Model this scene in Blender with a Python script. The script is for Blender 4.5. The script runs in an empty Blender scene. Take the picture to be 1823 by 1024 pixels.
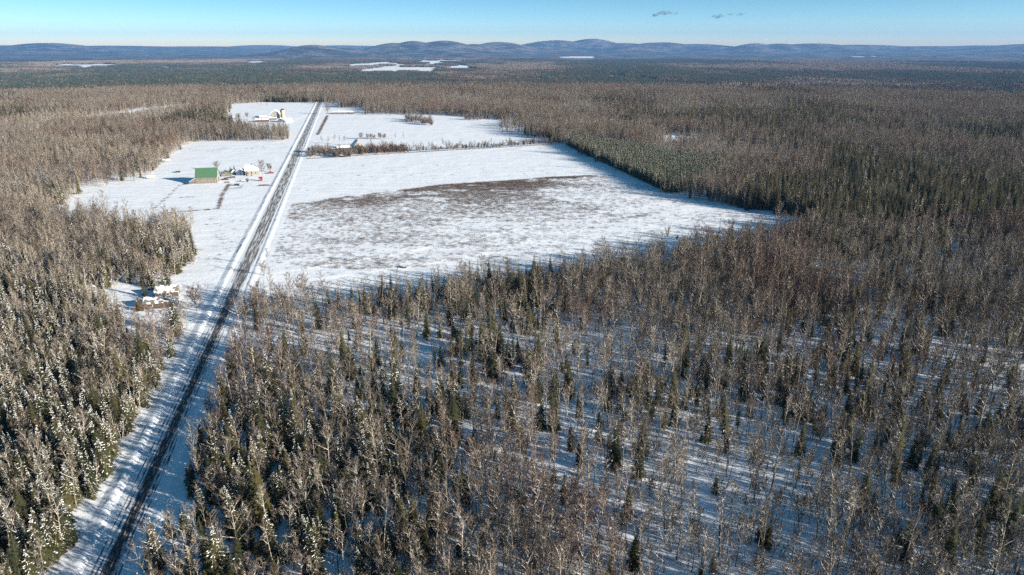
import bpy, math, random
import numpy as np
from mathutils import Vector, Matrix
R = math.radians
rnd = random.Random(7)
rng = np.random.default_rng(11)
SC = bpy.context.scene
COL = SC.collection

# ------------------------------------------------------------------ camera, sky, sun, exposure
CAM_H, PITCH, FPX = 100.0, R(19.4), 1216.0
cam = bpy.data.objects.new('camera', bpy.data.cameras.new('camera'))
COL.objects.link(cam)
cam.location = (0, 0, CAM_H)
cam.rotation_euler = (R(90) - PITCH, 0, 0)
cam.data.sensor_width = 36.0
cam.data.lens = FPX / 1823 * 36.0
cam.data.clip_start, cam.data.clip_end = 1.0, 80000.0
SC.camera = cam

SUN_EL, SHADOW_AZ = R(15.0), R(26.0)          # shadows fall to -X and a little away from the camera
to_sun = Vector((math.cos(SHADOW_AZ) * math.cos(SUN_EL), -math.sin(SHADOW_AZ) * math.cos(SUN_EL), math.sin(SUN_EL)))
w = bpy.data.worlds.new('World'); SC.world = w; w.use_nodes = True
nt = w.node_tree; nt.nodes.clear()
wo = nt.nodes.new('ShaderNodeOutputWorld'); bg = nt.nodes.new('ShaderNodeBackground')
sky = nt.nodes.new('ShaderNodeTexSky'); sky.sky_type = 'NISHITA'; sky.sun_disc = False
sky.sun_elevation = SUN_EL
sky.sun_rotation = math.atan2(to_sun.x, to_sun.y)
sky.air_density, sky.dust_density, sky.ozone_density, sky.altitude = 1.0, 0.15, 2.0, 400
tc = nt.nodes.new('ShaderNodeTexCoord'); mp = nt.nodes.new('ShaderNodeMapping'); mp.vector_type = 'POINT'
mp.inputs['Scale'].default_value = (1, 1, 3.0); mp.inputs['Location'].default_value = (0, 0, 0.0)
nt.links.new(tc.outputs['Generated'], mp.inputs['Vector'])
nt.links.new(mp.outputs['Vector'], sky.inputs['Vector'])
hs = nt.nodes.new('ShaderNodeHueSaturation'); hs.inputs['Saturation'].default_value = 1.22; hs.inputs['Hue'].default_value = 0.482
nt.links.new(sky.outputs['Color'], hs.inputs['Color']); nt.links.new(hs.outputs['Color'], bg.inputs['Color']); bg.inputs['Strength'].default_value = 0.070
nt.links.new(bg.outputs['Background'], wo.inputs['Surface'])
sl = bpy.data.lights.new('sun', 'SUN'); sl.energy = 5.0; sl.angle = R(0.5); sl.color = (1.0, 0.92, 0.80)
so = bpy.data.objects.new('sun', sl); COL.objects.link(so)
so.rotation_euler = to_sun.to_track_quat('Z', 'Y').to_euler()
vs = SC.view_settings
vs.view_transform, vs.look, vs.gamma, vs.exposure = 'Standard', 'None', 1.0, 1.45
vs.use_curve_mapping = False
SC.render.engine = 'CYCLES'
cy = SC.cycles
cy.max_bounces, cy.diffuse_bounces, cy.glossy_bounces, cy.transmission_bounces = 4, 2, 1, 2
cy.volume_bounces, cy.transparent_max_bounces = 0, 6
cy.use_denoising = False

# ------------------------------------------------------------------ helpers: projection, noise, terrain
def ray(u, v):
    x, y = (u - 911.5) / FPX, -(v - 512) / FPX
    return np.array([x, math.cos(PITCH) + y * math.sin(PITCH), -math.sin(PITCH) + y * math.cos(PITCH)])
def G(u, v):
    d = ray(u, v); t = -CAM_H / d[2]
    return (d[0] * t, d[1] * t)
def hsh(ix, iy, seed):
    n = (ix.astype(np.int64) * 374761393 + iy.astype(np.int64) * 668265263 + seed * 144269504) & 0xffffffff
    n = ((n ^ (n >> 13)) * 1274126177) & 0xffffffff
    return ((n ^ (n >> 16)) & 0xffff) / 65535.0
def vnoise(x, y, scale, seed=0):
    x = np.asarray(x, float) / scale; y = np.asarray(y, float) / scale
    ix, iy = np.floor(x), np.floor(y); fx, fy = x - ix, y - iy
    fx, fy = fx * fx * (3 - 2 * fx), fy * fy * (3 - 2 * fy)
    a, b, c, d = hsh(ix, iy, seed), hsh(ix + 1, iy, seed), hsh(ix, iy + 1, seed), hsh(ix + 1, iy + 1, seed)
    return (a * (1 - fx) + b * fx) * (1 - fy) + (c * (1 - fx) + d * fx) * fy
def fbm(x, y, scale, seed=0, oct=4):
    s, amp, tot = 0, 1.0, 0
    for k in range(oct):
        s = s + amp * vnoise(x, y, scale / 2 ** k, seed + 17 * k); tot += amp; amp *= 0.5
    return s / tot
def sstep(a, b, x):
    t = np.clip((np.asarray(x, float) - a) / (b - a), 0, 1)
    return t * t * (3 - 2 * t)
def inside(x, y, poly):
    x, y = np.asarray(x, float), np.asarray(y, float); r = np.zeros(x.shape, bool)
    n = len(poly)
    for i in range(n):
        x1, y1 = poly[i]; x2, y2 = poly[(i + 1) % n]
        if y1 == y2: continue
        c = ((y1 > y) != (y2 > y)) & (x < (x2 - x1) * (y - y1) / (y2 - y1) + x1)
        r ^= c
    return r

# hills: (bearing as photo column, distance, crest row, half width across, half width along)
HILLS = [(85, 17000, 75.5, 700, 1200), (40, 18500, 81, 1500, 1500), (160, 19500, 82, 2200, 1500), (380, 20500, 83, 2600, 1500),
         (470, 22500, 80, 900, 900), (620, 22500, 81, 1400, 900),
         (556, 11500, 80.5, 420, 700), (600, 11900, 86, 480, 700), (655, 12500, 92, 600, 700),
         (700, 13500, 77, 420, 1100), (735, 13800, 73.5, 420, 1100), (790, 13700, 73, 520, 1100), (845, 14200, 78, 400, 900),
         (890, 14600, 74.5, 560, 900), (960, 15500, 81, 600, 900), (815, 10600, 94, 520, 380), (780, 10800, 96, 420, 380),
         (990, 17500, 72, 760, 900), (1055, 17800, 69.5, 620, 900), (1110, 17600, 77, 700, 900), (1180, 17200, 75.5, 800, 900),
         (1240, 17200, 77.5, 900, 900), (1120, 15000, 82, 460, 700), (1345, 16600, 76, 420, 800), (1385, 16700, 77, 500, 800),
         (1340, 14500, 87, 420, 500), (1440, 17300, 77.5, 900, 900), (1530, 18400, 80, 1200, 900), (1650, 19500, 82, 2000, 900),
         (1770, 20000, 81, 1300, 900), (1830, 18000, 78, 800, 900), (1800, 12500, 95, 700, 600)]
HW = []
for (u, D, v, sx, sy) in HILLS:
    d = ray(u, v); k = D / math.hypot(d[0], d[1])
    HW.append((d[0] * k, d[1] * k, CAM_H + d[2] * k, sx, sy, math.atan2(d[0], d[1])))
def terrain(x, y):
    x, y = np.asarray(x, float), np.asarray(y, float)
    D = np.hypot(x, y)
    base = -52.0 * sstep(1720, 2650, D + 0.06 * x)
    far = sstep(1500, 4000, D)
    base = base + far * (fbm(x, y, 1800, 3, 3) - 0.5) * 26
    base = base + 40 * sstep(6500, 14000, D) + 60 * sstep(13000, 22000, D)
    hz = np.zeros_like(D)
    for (hx, hy, top, sx, sy, a) in HW:
        dx, dy = x - hx, y - hy
        p = dx * math.cos(a) - dy * math.sin(a); q = dx * math.sin(a) + dy * math.cos(a)
        b0 = -52 + 40 * float(sstep(6500, 14000, math.hypot(hx, hy))) + 60 * float(sstep(13000, 22000, math.hypot(hx, hy)))
        hz = np.maximum(hz, (top - b0) * np.exp(-(p / sx) ** 2 / 2 - (q / sy) ** 2 / 2))
    rough = (fbm(x, y, 900, 5, 4) - 0.5) * 0.16 * np.maximum(hz, 0)
    return base + hz + rough * sstep(5000, 9000, D)
TT = np.geomspace(100, 26000, 1400)
def GT(u, v):
    d = ray(u, v); hit = np.nonzero(CAM_H + d[2] * TT < terrain(d[0] * TT, d[1] * TT))[0]
    t = TT[hit[0]] if hit.size else TT[-1]
    return (d[0] * t, d[1] * t)

# ------------------------------------------------------------------ materials
def mat(name, rough=0.9, spec=0.2):
    m = bpy.data.materials.new(name); m.use_nodes = True
    n = m.node_tree.nodes; b = n['Principled BSDF']
    b.inputs['Roughness'].default_value = rough; b.inputs['Specular IOR Level'].default_value = spec
    return m, n, m.node_tree.links, b
def noise_n(n, l, scale, detail=4, vec=None, rough=0.55):
    t = n.new('ShaderNodeTexNoise'); t.inputs['Scale'].default_value = scale; t.inputs['Detail'].default_value = detail
    t.inputs['Roughness'].default_value = rough
    if vec is not None: l.new(vec, t.inputs['Vector'])
    return t
def ramp(n, l, src, stops):
    r = n.new('ShaderNodeValToRGB'); e = r.color_ramp.elements
    while len(e) < len(stops): e.new(0.5)
    for k, (p, c) in enumerate(stops):
        e[k].position = p; e[k].color = (*c, 1) if len(c) == 3 else c
    l.new(src, r.inputs['Fac']); return r
def mix(n, l, fac, a, b):
    m = n.new('ShaderNodeMix'); m.data_type = 'RGBA'
    for s, val in ((m.inputs[0], fac), (m.inputs[6], a), (m.inputs[7], b)):
        if isinstance(val, (int, float)): s.default_value = val
        elif isinstance(val, tuple): s.default_value = (*val, 1)
        else: l.new(val, s)
    return m.outputs[2]
def maths(n, l, op, a, b=None, c=None, clamp=False):
    m = n.new('ShaderNodeMath'); m.operation = op; m.use_clamp = clamp
    for i, val in enumerate((a, b, c)):
        if val is None: continue
        if isinstance(val, (int, float)): m.inputs[i].default_value = val
        else: l.new(val, m.inputs[i])
    return m.outputs[0]
def maprange(n, l, v, a, b, c=0.0, d=1.0):
    m = n.new('ShaderNodeMapRange'); m.interpolation_type = 'SMOOTHSTEP'
    l.new(v, m.inputs[0])
    for i, q in enumerate((a, b, c, d)): m.inputs[i + 1].default_value = q
    return m.outputs[0]
def bump(n, l, b, height, dist, strength=1.0):
    u = n.new('ShaderNodeBump'); u.inputs['Distance'].default_value = dist; u.inputs['Strength'].default_value = strength
    l.new(height, u.inputs['Height']); l.new(u.outputs['Normal'], b.inputs['Normal'])
SNOW = (0.80, 0.82, 0.85)
def simple(name, col, var=0.25, scale=1.5, rough=0.85, spec=0.2):
    m, n, l, b = mat(name, rough, spec)
    g = n.new('ShaderNodeNewGeometry')
    t = noise_n(n, l, scale, 5, g.outputs['Position'])
    lo = tuple(c * (1 - var) for c in col); hi = tuple(min(1, c * (1 + var)) for c in col)
    r = ramp(n, l, t.outputs['Fac'], [(0.3, lo), (0.7, hi)])
    l.new(r.outputs['Color'], b.inputs['Base Color'])
    return m
def bark(name, cols, snow_amt, nscale=3.0, stand=0.35, tone=1.0):
    """bark coloured per tree, snow lying on upward faces"""
    m, n, l, b = mat(name, 0.9, 0.1)
    oi = n.new('ShaderNodeObjectInfo')
    cols = [tuple(q * tone for q in c) for c in cols]
    r = ramp(n, l, oi.outputs['Random'], [(k / max(1, len(cols) - 1), c) for k, c in enumerate(cols)])
    g = n.new('ShaderNodeNewGeometry')
    t = noise_n(n, l, nscale, 3, g.outputs['Position'])
    st = noise_n(n, l, 0.012, 3, oi.outputs['Location'], 0.6)      # stands of one species share a colour
    c1 = mix(n, l, maprange(n, l, st.outputs['Fac'], 0.50, 0.64, 0.0, stand), r.outputs['Color'], (0.125, 0.060, 0.040))
    c1 = mix(n, l, maprange(n, l, st.outputs['Fac'], 0.48, 0.36, 0.0, stand), c1, (0.19, 0.17, 0.135))
    st2 = noise_n(n, l, 0.0045, 3, oi.outputs['Location'], 0.6)
    c1 = mix(n, l, maprange(n, l, st2.outputs['Fac'], 0.52, 0.64, 0.0, stand * 0.4), c1, (0.075, 0.058, 0.045))
    dk = mix(n, l, maprange(n, l, t.outputs['Fac'], 0.35, 0.65, 0.0, 0.55), c1, (0.06, 0.05, 0.045))
    sp = n.new('ShaderNodeSeparateXYZ'); l.new(g.outputs['True Normal'], sp.inputs[0])
    t2 = noise_n(n, l, 1.3, 3, g.outputs['Position'])
    up = maths(n, l, 'MULTIPLY', maprange(n, l, sp.outputs['Z'], 0.25, 0.7), maprange(n, l, t2.outputs['Fac'], 0.60 - snow_amt * 0.3, 0.66 - snow_amt * 0.3))
    l.new(mix(n, l, up, dk, SNOW), b.inputs['Base Color'])
    return m
M = {}
M['bark'] = bark('hardwood_bark', [(0.26, 0.215, 0.16), (0.40, 0.345, 0.265), (0.31, 0.26, 0.20), (0.46, 0.41, 0.33), (0.27, 0.21, 0.155)], 0.5, 3.0, 0.25, 0.84)
M['twig'] = bark('hardwood_twigs', [(0.17, 0.135, 0.10), (0.24, 0.195, 0.15), (0.19, 0.125, 0.088), (0.26, 0.22, 0.175), (0.17, 0.13, 0.10), (0.28, 0.235, 0.18), (0.20, 0.14, 0.10)], 0.05, 1.0, 0.8, 0.66)
M['birch'] = bark('birch_bark', [(0.52, 0.48, 0.40), (0.42, 0.37, 0.29), (0.58, 0.54, 0.46)], 0.6, 2.0)
M['birch_twig'] = bark('birch_twigs', [(0.30, 0.24, 0.17), (0.36, 0.30, 0.22), (0.26, 0.19, 0.135)], 0.25, 1.0, 0.35, 0.8)
M['needle_frost'] = simple('frosted_needles', (0.070, 0.092, 0.036), 0.5, 1.2)
M['trunk'] = simple('conifer_bark', (0.12, 0.09, 0.065))
m, n, l, b = mat('spruce_needles', 0.75, 0.25); M['needle'] = m
oi = n.new('ShaderNodeObjectInfo'); g = n.new('ShaderNodeNewGeometry')
r = ramp(n, l, oi.outputs['Random'], [(0, (0.022, 0.032, 0.016)), (0.35, (0.055, 0.058, 0.022)), (0.7, (0.105, 0.090, 0.030)), (1, (0.026, 0.040, 0.022))])
t = noise_n(n, l, 1.7, 4, g.outputs['Position'])
l.new(mix(n, l, maprange(n, l, t.outputs['Fac'], 0.35, 0.7, 0, 0.4), r.outputs['Color'], (0.10, 0.09, 0.038)), b.inputs['Base Color'])
m, n, l, b = mat('tree_snow', 0.6, 0.2); M['tsnow'] = m; b.inputs['Base Color'].default_value = (0.60, 0.60, 0.60, 1)
M['weed'] = simple('dry_weed', (0.10, 0.072, 0.054), 0.3, 0.2)
M['brown_ever'] = simple('brown_cedar', (0.13, 0.085, 0.035), 0.4, 1.0)
M['far_brown'] = bark('far_hardwood', [(0.15, 0.11, 0.085), (0.20, 0.155, 0.12), (0.14, 0.095, 0.075), (0.23, 0.195, 0.16)], 0.1, 0.05)
M['far_pale'] = simple('far_pale_hardwood', (0.20, 0.165, 0.135), 0.3, 0.03)
M['far_green'] = simple('far_conifer', (0.030, 0.040, 0.024), 0.5, 0.03)

# snow ground with woods beyond
m, n, l, b = mat('snow_ground', 0.55, 0.25); M['snow'] = m
g = n.new('ShaderNodeNewGeometry'); P_ = g.outputs['Position']
at = n.new('ShaderNodeAttribute'); at.attribute_name = 'wood'
sp = n.new('ShaderNodeSeparateColor'); l.new(at.outputs['Color'], sp.inputs[0])
t1 = noise_n(n, l, 0.0016, 8, P_, 0.62); t2 = noise_n(n, l, 0.02, 6, P_, 0.65)
t7 = noise_n(n, l, 0.0045, 6, P_, 0.65)
cs = ramp(n, l, maths(n, l, 'ADD', maths(n, l, 'MULTIPLY', t1.outputs['Fac'], 0.5), maths(n, l, 'MULTIPLY', t7.outputs['Fac'], 0.5)), [(0.43, (0.022, 0.03, 0.024)), (0.49, (0.10, 0.08, 0.068)), (0.55, (0.26, 0.22, 0.19))])
cs2 = mix(n, l, maprange(n, l, t2.outputs['Fac'], 0.42, 0.62), cs.outputs['Color'], (0.04, 0.042, 0.036))
cs3 = mix(n, l, maprange(n, l, t2.outputs['Fac'], 0.62, 0.78, 0, 0.5), cs2, (0.35, 0.36, 0.38))
t3 = noise_n(n, l, 0.06, 6, P_, 0.6)
sn = mix(n, l, maprange(n, l, t3.outputs['Fac'], 0.3, 0.7), (0.76, 0.79, 0.84), (0.83, 0.85, 0.88))
l.new(mix(n, l, sp.outputs[0], sn, cs3), b.inputs['Base Color'])
t4 = noise_n(n, l, 0.5, 6, P_, 0.6); t5 = noise_n(n, l, 0.06, 4, P_)
hh = maths(n, l, 'ADD', maths(n, l, 'MULTIPLY', t4.outputs['Fac'], 0.35), t5.outputs['Fac'])
mw = n.new('ShaderNodeMapping'); mw.inputs['Scale'].default_value = (0.02, 0.12, 0.1); mw.inputs['Rotation'].default_value = (0, 0, 0.25); l.new(P_, mw.inputs['Vector'])
t6 = noise_n(n, l, 1.0, 5, mw.outputs['Vector'], 0.6)
bump(n, l, b, maths(n, l, 'ADD', hh, maths(n, l, 'MULTIPLY', t6.outputs['Fac'], 1.3)), 0.8, 0.6)

# ploughed road: asphalt worn through packed snow
m, n, l, b = mat('road_surface', 0.7, 0.3); M['road'] = m
uv = n.new('ShaderNodeUVMap'); sx = n.new('ShaderNodeSeparateXYZ'); l.new(uv.outputs['UV'], sx.inputs[0])
mpn = n.new('ShaderNodeMapping'); mpn.inputs['Scale'].default_value = (1.2, 0.05, 1); l.new(uv.outputs['UV'], mpn.inputs['Vector'])
tn = noise_n(n, l, 1.0, 6, mpn.outputs['Vector'], 0.65)
mp2 = n.new('ShaderNodeMapping'); mp2.inputs['Scale'].default_value = (2.5, 0.25, 1); l.new(uv.outputs['UV'], mp2.inputs['Vector'])
tn2 = noise_n(n, l, 1.0, 5, mp2.outputs['Vector'], 0.6)
along = maprange(n, l, sx.outputs['Y'], 120, 260)           # open country: wind and sun have bared more of it
wob = maths(n, l, 'MULTIPLY', maths(n, l, 'SUBTRACT', tn.outputs['Fac'], 0.5), 1.6)
uu = maths(n, l, 'ADD', sx.outputs['X'], wob)
def band(c, wid, soft):
    d = maths(n, l, 'ABSOLUTE', maths(n, l, 'SUBTRACT', uu, c))
    q = n.new('ShaderNodeMapRange'); q.interpolation_type = 'SMOOTHSTEP'; l.new(d, q.inputs[0])
    if isinstance(wid, (int, float)):
        q.inputs[1].default_value = wid + soft; q.inputs[2].default_value = wid
    else:
        l.new(maths(n, l, 'ADD', wid, soft), q.inputs[1]); l.new(wid, q.inputs[2])
    q.inputs[3].default_value = 0; q.inputs[4].default_value = 1
    return q.outputs[0]
main = band(0.35, maths(n, l, 'MULTIPLY_ADD', along, 2.0, 0.95), 0.6)
tr = maths(n, l, 'MAXIMUM', band(-1.6, 0.10, 0.3), band(2.1, 0.14, 0.35))
tr = maths(n, l, 'MAXIMUM', tr, band(-2.7, 0.05, 0.25)); tr = maths(n, l, 'MAXIMUM', tr, band(2.9, 0.06, 0.25))
tr = maths(n, l, 'MULTIPLY', tr, maprange(n, l, tn2.outputs['Fac'], 0.40, 0.55))
snowy = maths(n, l, 'MULTIPLY', maprange(n, l, tn.outputs['Fac'], 0.46, 0.60), along)
asp = maths(n, l, 'MAXIMUM', maths(n, l, 'MULTIPLY', main, maths(n, l, 'SUBTRACT', 1.0, maprange(n, l, tn2.outputs['Fac'], 0.52, 0.68, 0.0, 0.8))), tr)
asp = maths(n, l, 'MULTIPLY', asp, maths(n, l, 'SUBTRACT', 1.0, maths(n, l, 'MULTIPLY', snowy, 0.75)))
acol = mix(n, l, along, (0.035, 0.036, 0.04), (0.13, 0.115, 0.095))
ac2 = mix(n, l, maprange(n, l, tn2.outputs['Fac'], 0.42, 0.7), acol, (0.06, 0.056, 0.05))
sn_r = mix(n, l, maprange(n, l, tn2.outputs['Fac'], 0.5, 0.75, 0, 0.5), (0.74, 0.77, 0.82), (0.52, 0.51, 0.50))
l.new(mix(n, l, asp, sn_r, ac2), b.inputs['Base Color'])
bump(n, l, b, tn2.outputs['Fac'], 0.1, 0.5)

def roof_snow(name, bare, amount=0.7):
    m, n, l, b = mat(name, 0.7, 0.2)
    g = n.new('ShaderNodeNewGeometry'); t = noise_n(n, l, 0.5, 5, g.outputs['Position'])
    l.new(mix(n, l, maprange(n, l, t.outputs['Fac'], 0.62 - amount * 0.4, 0.70 - amount * 0.4), bare, SNOW), b.inputs['Base Color'])
    return m
M['green_roof'] = simple('green_metal_roof', (0.06, 0.135, 0.075), 0.12, 0.8, 0.6, 0.2)
M['plank'] = simple('weathered_planks', (0.16, 0.14, 0.115), 0.2, 0.9)
M['cream'] = simple('cream_paint_and_sunlit_gable', (0.27, 0.25, 0.215), 0.1, 0.8)  # house paint, also the painted sunlit tone of barn and cabin gables
M['white'] = simple('white_paint', (0.74, 0.74, 0.73), 0.06, 0.8)
M['grey_wood'] = simple('grey_barn_boards', (0.25, 0.24, 0.225), 0.2, 0.8)
M['brown_wood'] = simple('brown_siding', (0.085, 0.065, 0.05), 0.25, 1.0)
M['red'] = simple('barn_red', (0.095, 0.02, 0.017), 0.2, 0.6)
M['bright_red'] = simple('red_paint', (0.26, 0.03, 0.02), 0.1, 1.0, 0.5)
M['blue'] = simple('blue_paint_and_shade', (0.05, 0.075, 0.12), 0.15, 1.0, 0.5)  # car paint; on wing and workshop walls it is painted blue shade
M['dark'] = simple('dark_metal', (0.045, 0.045, 0.05), 0.25, 2.0, 0.6)
M['tan'] = simple('tan_silo_staves', (0.45, 0.38, 0.27), 0.12, 0.8)
M['snowroof'] = roof_snow('snowy_roof', (0.17, 0.16, 0.155), 0.95)
M['halfroof'] = roof_snow('part_snowy_roof', (0.16, 0.15, 0.14), 0.42)
m, n, l, b = mat('window_glass', 0.1, 0.5); M['glass'] = m; b.inputs['Base Color'].default_value = (0.03, 0.035, 0.045, 1)
M['turbine'] = simple('turbine_white', (0.5, 0.5, 0.5), 0.02, 0.01)
M['rubber'] = simple('tyre_rubber', (0.03, 0.03, 0.03), 0.2, 3.0)

# ------------------------------------------------------------------ mesh builder
class MB:
    def __init__(s): s.v, s.f, s.m = [], [], []
    def tri(s, a, b, c, m=0):
        k = len(s.v); s.v += [tuple(a), tuple(b), tuple(c)]; s.f.append((k, k + 1, k + 2)); s.m.append(m)
    def poly(s, pts, m=0):
        k = len(s.v); s.v += [tuple(p) for p in pts]; s.f.append(tuple(range(k, k + len(pts)))); s.m.append(m)
    def tube(s, pts, rad, sides=5, m=0, cap=True):
        k0 = len(s.v); pts = [Vector(p) for p in pts]
        for i, p in enumerate(pts):
            d = (pts[min(i + 1, len(pts) - 1)] - pts[max(i - 1, 0)])
            d = d.normalized() if d.length > 1e-9 else Vector((0, 0, 1))
            a = d.orthogonal().normalized() if abs(d.z) < 0.95 else Vector((1, 0, 0)); a = (a - d * a.dot(d)).normalized(); bb = d.cross(a)
            for j in range(sides):
                q = 2 * math.pi * j / sides
                s.v.append(tuple(p + (a * math.cos(q) + bb * math.sin(q)) * rad[i]))
        for i in range(len(pts) - 1):
            for j in range(sides):
                a, b2 = k0 + i * sides + j, k0 + i * sides + (j + 1) % sides
                s.f.append((a, b2, b2 + sides, a + sides)); s.m.append(m)
        if cap:
            s.f.append(tuple(k0 + (len(pts) - 1) * sides + j for j in range(sides))); s.m.append(m)
    def box(s, x0, x1, y0, y1, z0, z1, m=0):
        k = len(s.v)
        s.v += [(x, y, z) for z in (z0, z1) for y in (y0, y1) for x in (x0, x1)]
        for q in ((0, 2, 3, 1), (4, 5, 7, 6), (0, 1, 5, 4), (2, 6, 7, 3), (0, 4, 6, 2), (1, 3, 7, 5)):
            s.f.append(tuple(k + a for a in q)); s.m.append(m)
    def prism(s, prof, y0, y1, m=0):
        """profile in XZ extruded along Y"""
        k = len(s.v); nn = len(prof)
        s.v += [(x, y0, z) for x, z in prof] + [(x, y1, z) for x, z in prof]
        s.f.append(tuple(k + i for i in range(nn))); s.m.append(m)
        s.f.append(tuple(k + nn + i for i in reversed(range(nn)))); s.m.append(m)
        for i in range(nn):
            j = (i + 1) % nn
            s.f.append((k + j, k + i, k + nn + i, k + nn + j)); s.m.append(m)
    def prism_x(s, prof, x0, x1, m=0):
        k0 = len(s.v); s.prism(prof, x0, x1, m)
        s.v[k0:] = [(y, x, z) for (x, y, z) in s.v[k0:]]
    def add(s, o, moff=0):
        k = len(s.v); s.v += o.v; s.f += [tuple(a + k for a in f) for f in o.f]; s.m += [a + moff for a in o.m]
    def mesh(s, name, mats):
        me = bpy.data.meshes.new(name); me.from_pydata(s.v, [], s.f)
        for q in mats: me.materials.append(q)
        if any(s.m): me.polygons.foreach_set('material_index', s.m)
        me.update(); return me
    def obj(s, name, mats, parent=None, loc=(0, 0, 0)):
        o = bpy.data.objects.new(name, s.mesh(name, mats if isinstance(mats, (list, tuple)) else [mats]))
        COL.objects.link(o); o.location = loc
        if parent: o.parent = parent
        return o
def tag(o, label=None, cat=None, group=None, kind=None):
    for k, q in (('label', label), ('category', cat), ('group', group), ('kind', kind)):
        if q: o[k] = q
    return o
def empty(name, loc, rz=0, label=None, cat=None, group=None):
    o = bpy.data.objects.new(name, None); COL.objects.link(o); o.location = loc; o.rotation_euler = (0, 0, rz)
    return tag(o, label, cat, group)
def link(name, me, parent=None, loc=(0, 0, 0), rot=(0, 0, 0), sc=1.0):
    o = bpy.data.objects.new(name, me); COL.objects.link(o); o.location = loc; o.rotation_euler = rot
    o.scale = (sc, sc, sc)
    if parent: o.parent = parent
    return o

# ------------------------------------------------------------------ the land
def RX(y): return -84.27 - (y - 120.77) * 0.2311           # road centre line
RDIR = Vector((-0.2252, 0.9743)); RPER = Vector((0.9743, 0.2252))
PXP = lambda pts: [G(*p) for p in pts]
PXT = lambda pts: [GT(*p) for p in pts]
FIELDS = dict(
    farm=PXP([(65, 394), (85, 374), (150, 340), (262, 319), (278, 298), (300, 284), (340, 253), (535, 251), (512, 320), (400, 535), (345, 560), (285, 505), (315, 480), (338, 450), (352, 425), (340, 408), (270, 402), (200, 398)]),
    yard=PXP([(145, 528), (170, 508), (240, 506), (262, 522), (310, 510), (390, 525), (372, 548), (312, 578), (250, 592), (190, 560)]),
    big=PXP([(545, 284), (700, 272), (985, 257), (1006, 259), (1050, 282), (1180, 343), (1300, 368), (1455, 387), (1475, 398), (1340, 430), (1245, 456), (1110, 476), (1000, 499), (900, 506), (760, 523), (600, 543), (440, 535), (470, 450)]),
    second=PXP([(570, 212), (590, 203), (700, 204), (830, 207), (935, 218), (888, 223), (900, 238), (945, 246), (1003, 249), (985, 253), (700, 262), (548, 270), (556, 245)]),
    hedge_strip=PXP([(548, 270), (700, 262), (985, 253), (985, 257), (700, 272), (545, 284)]),
    far_farm=PXP([(398, 213), (405, 196), (412, 187), (470, 182), (560, 184), (572, 190), (562, 205), (535, 252), (528, 244), (515, 238), (455, 238), (420, 226)]),
    strip=PXP([(140, 209), (230, 197), (335, 186), (352, 189), (242, 209), (150, 217)]),
    glade=PXP([(1165, 252), (1190, 242), (1258, 243), (1264, 252), (1220, 257)]),
    end=PXP([(585, 193), (648, 192), (650, 203), (588, 204)]),
)
FAR = dict(
    a=PXT([(65, 123), (110, 112), (210, 115), (210, 124)]), b=PXT([(590, 126), (630, 114), (700, 109), (800, 111), (870, 120), (870, 126), (790, 133), (740, 129), (680, 132), (620, 130)]),
    c=PXT([(1085, 139), (1105, 130), (1165, 132), (1160, 145), (1110, 143)]), d=PXT([(1495, 100.2), (1560, 100.2), (1558, 101), (1497, 101)]),
    e=PXT([(1000, 101), (1055, 101), (1055, 103), (1000, 103)]), f=PXT([(655, 109), (740, 106), (830, 108), (830, 111), (740, 110)]),
    g=PXT([(290, 118), (318, 117), (318, 124), (292, 124)]), h=PXT([(435, 110), (475, 109), (475, 114), (437, 115)]),
    k=PXT([(870, 116), (900, 115), (905, 119), (872, 120)]), o=PXT([(510, 116), (550, 115), (552, 117), (512, 118)]))
def road_off(x, y):   # signed metres right of the road's centre line
    return (np.asarray(x) - (-84.27 - (np.asarray(y) - 120.77) * 0.2311)) * 0.9743
def clear_mask(x, y):
    m = np.zeros(np.shape(x), bool)
    jx = x + (fbm(x, y, 22, 41, 2) - 0.5) * 16 + (vnoise(x, y, 4, 45) - 0.5) * 7; jy = y + (fbm(x, y, 22, 43, 2) - 0.5) * 22 + (vnoise(x, y, 4, 47) - 0.5) * 10
    for k, p in FIELDS.items(): m |= inside(jx, jy, p)
    o = road_off(x, y) + (vnoise(x, y, 9, 5) - 0.5) * 3
    m |= (o > -10.5) & (o < 10.0) & (y < 1345)
    for cx_, cy_ in ((-141, 262), (-135, 261), (-142, 275), (-147, 274), (-131, 262)): m |= np.hypot(x - cx_, y - cy_) < 9.5
    m |= (o > -16) & (o < 34) & (y > 330) & (y < 1290)
    return m
def far_clear(x, y):
    m = np.zeros(np.shape(x), bool)
    jx = x + (fbm(x, y, 400, 61, 3) - 0.5) * 140; jy = y + (fbm(x, y, 400, 63, 3) - 0.5) * 240
    for k, p in FAR.items():
        q = inside(jx, jy, p)
        if k in 'abcfk': q &= fbm(x * 1.4, y * 0.5, 260, 67, 3) > (0.40 if k in 'bf' else 0.30)
        m |= q
    return m

ang = np.concatenate([np.linspace(-R(50), R(50), 420), np.linspace(R(52), R(308), 70)])
rad = np.concatenate([[0.0], np.geomspace(30, 24000, 300)])
A, D_ = np.meshgrid(ang, rad)
X, Y = np.sin(A) * D_, np.cos(A) * D_
Z = terrain(X, Y)
nA, nR = len(ang), len(rad)
wood = sstep(1650, 2700, np.hypot(X, Y)) * 0.75 + sstep(5500, 7500, np.hypot(X, Y)) * 0.25
wood = np.where(far_clear(X, Y), 0.0, wood)
ii, jj = np.meshgrid(np.arange(nR - 1), np.arange(nA), indexing='ij'); j2 = (jj + 1) % nA
quads = np.stack([ii * nA + jj, ii * nA + j2, (ii + 1) * nA + j2, (ii + 1) * nA + jj], -1).reshape(-1, 4)
me = bpy.data.meshes.new('ground')
me.from_pydata(np.stack([X, Y, Z], -1).reshape(-1, 3).tolist(), [], quads[:, ::-1].tolist())
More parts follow.
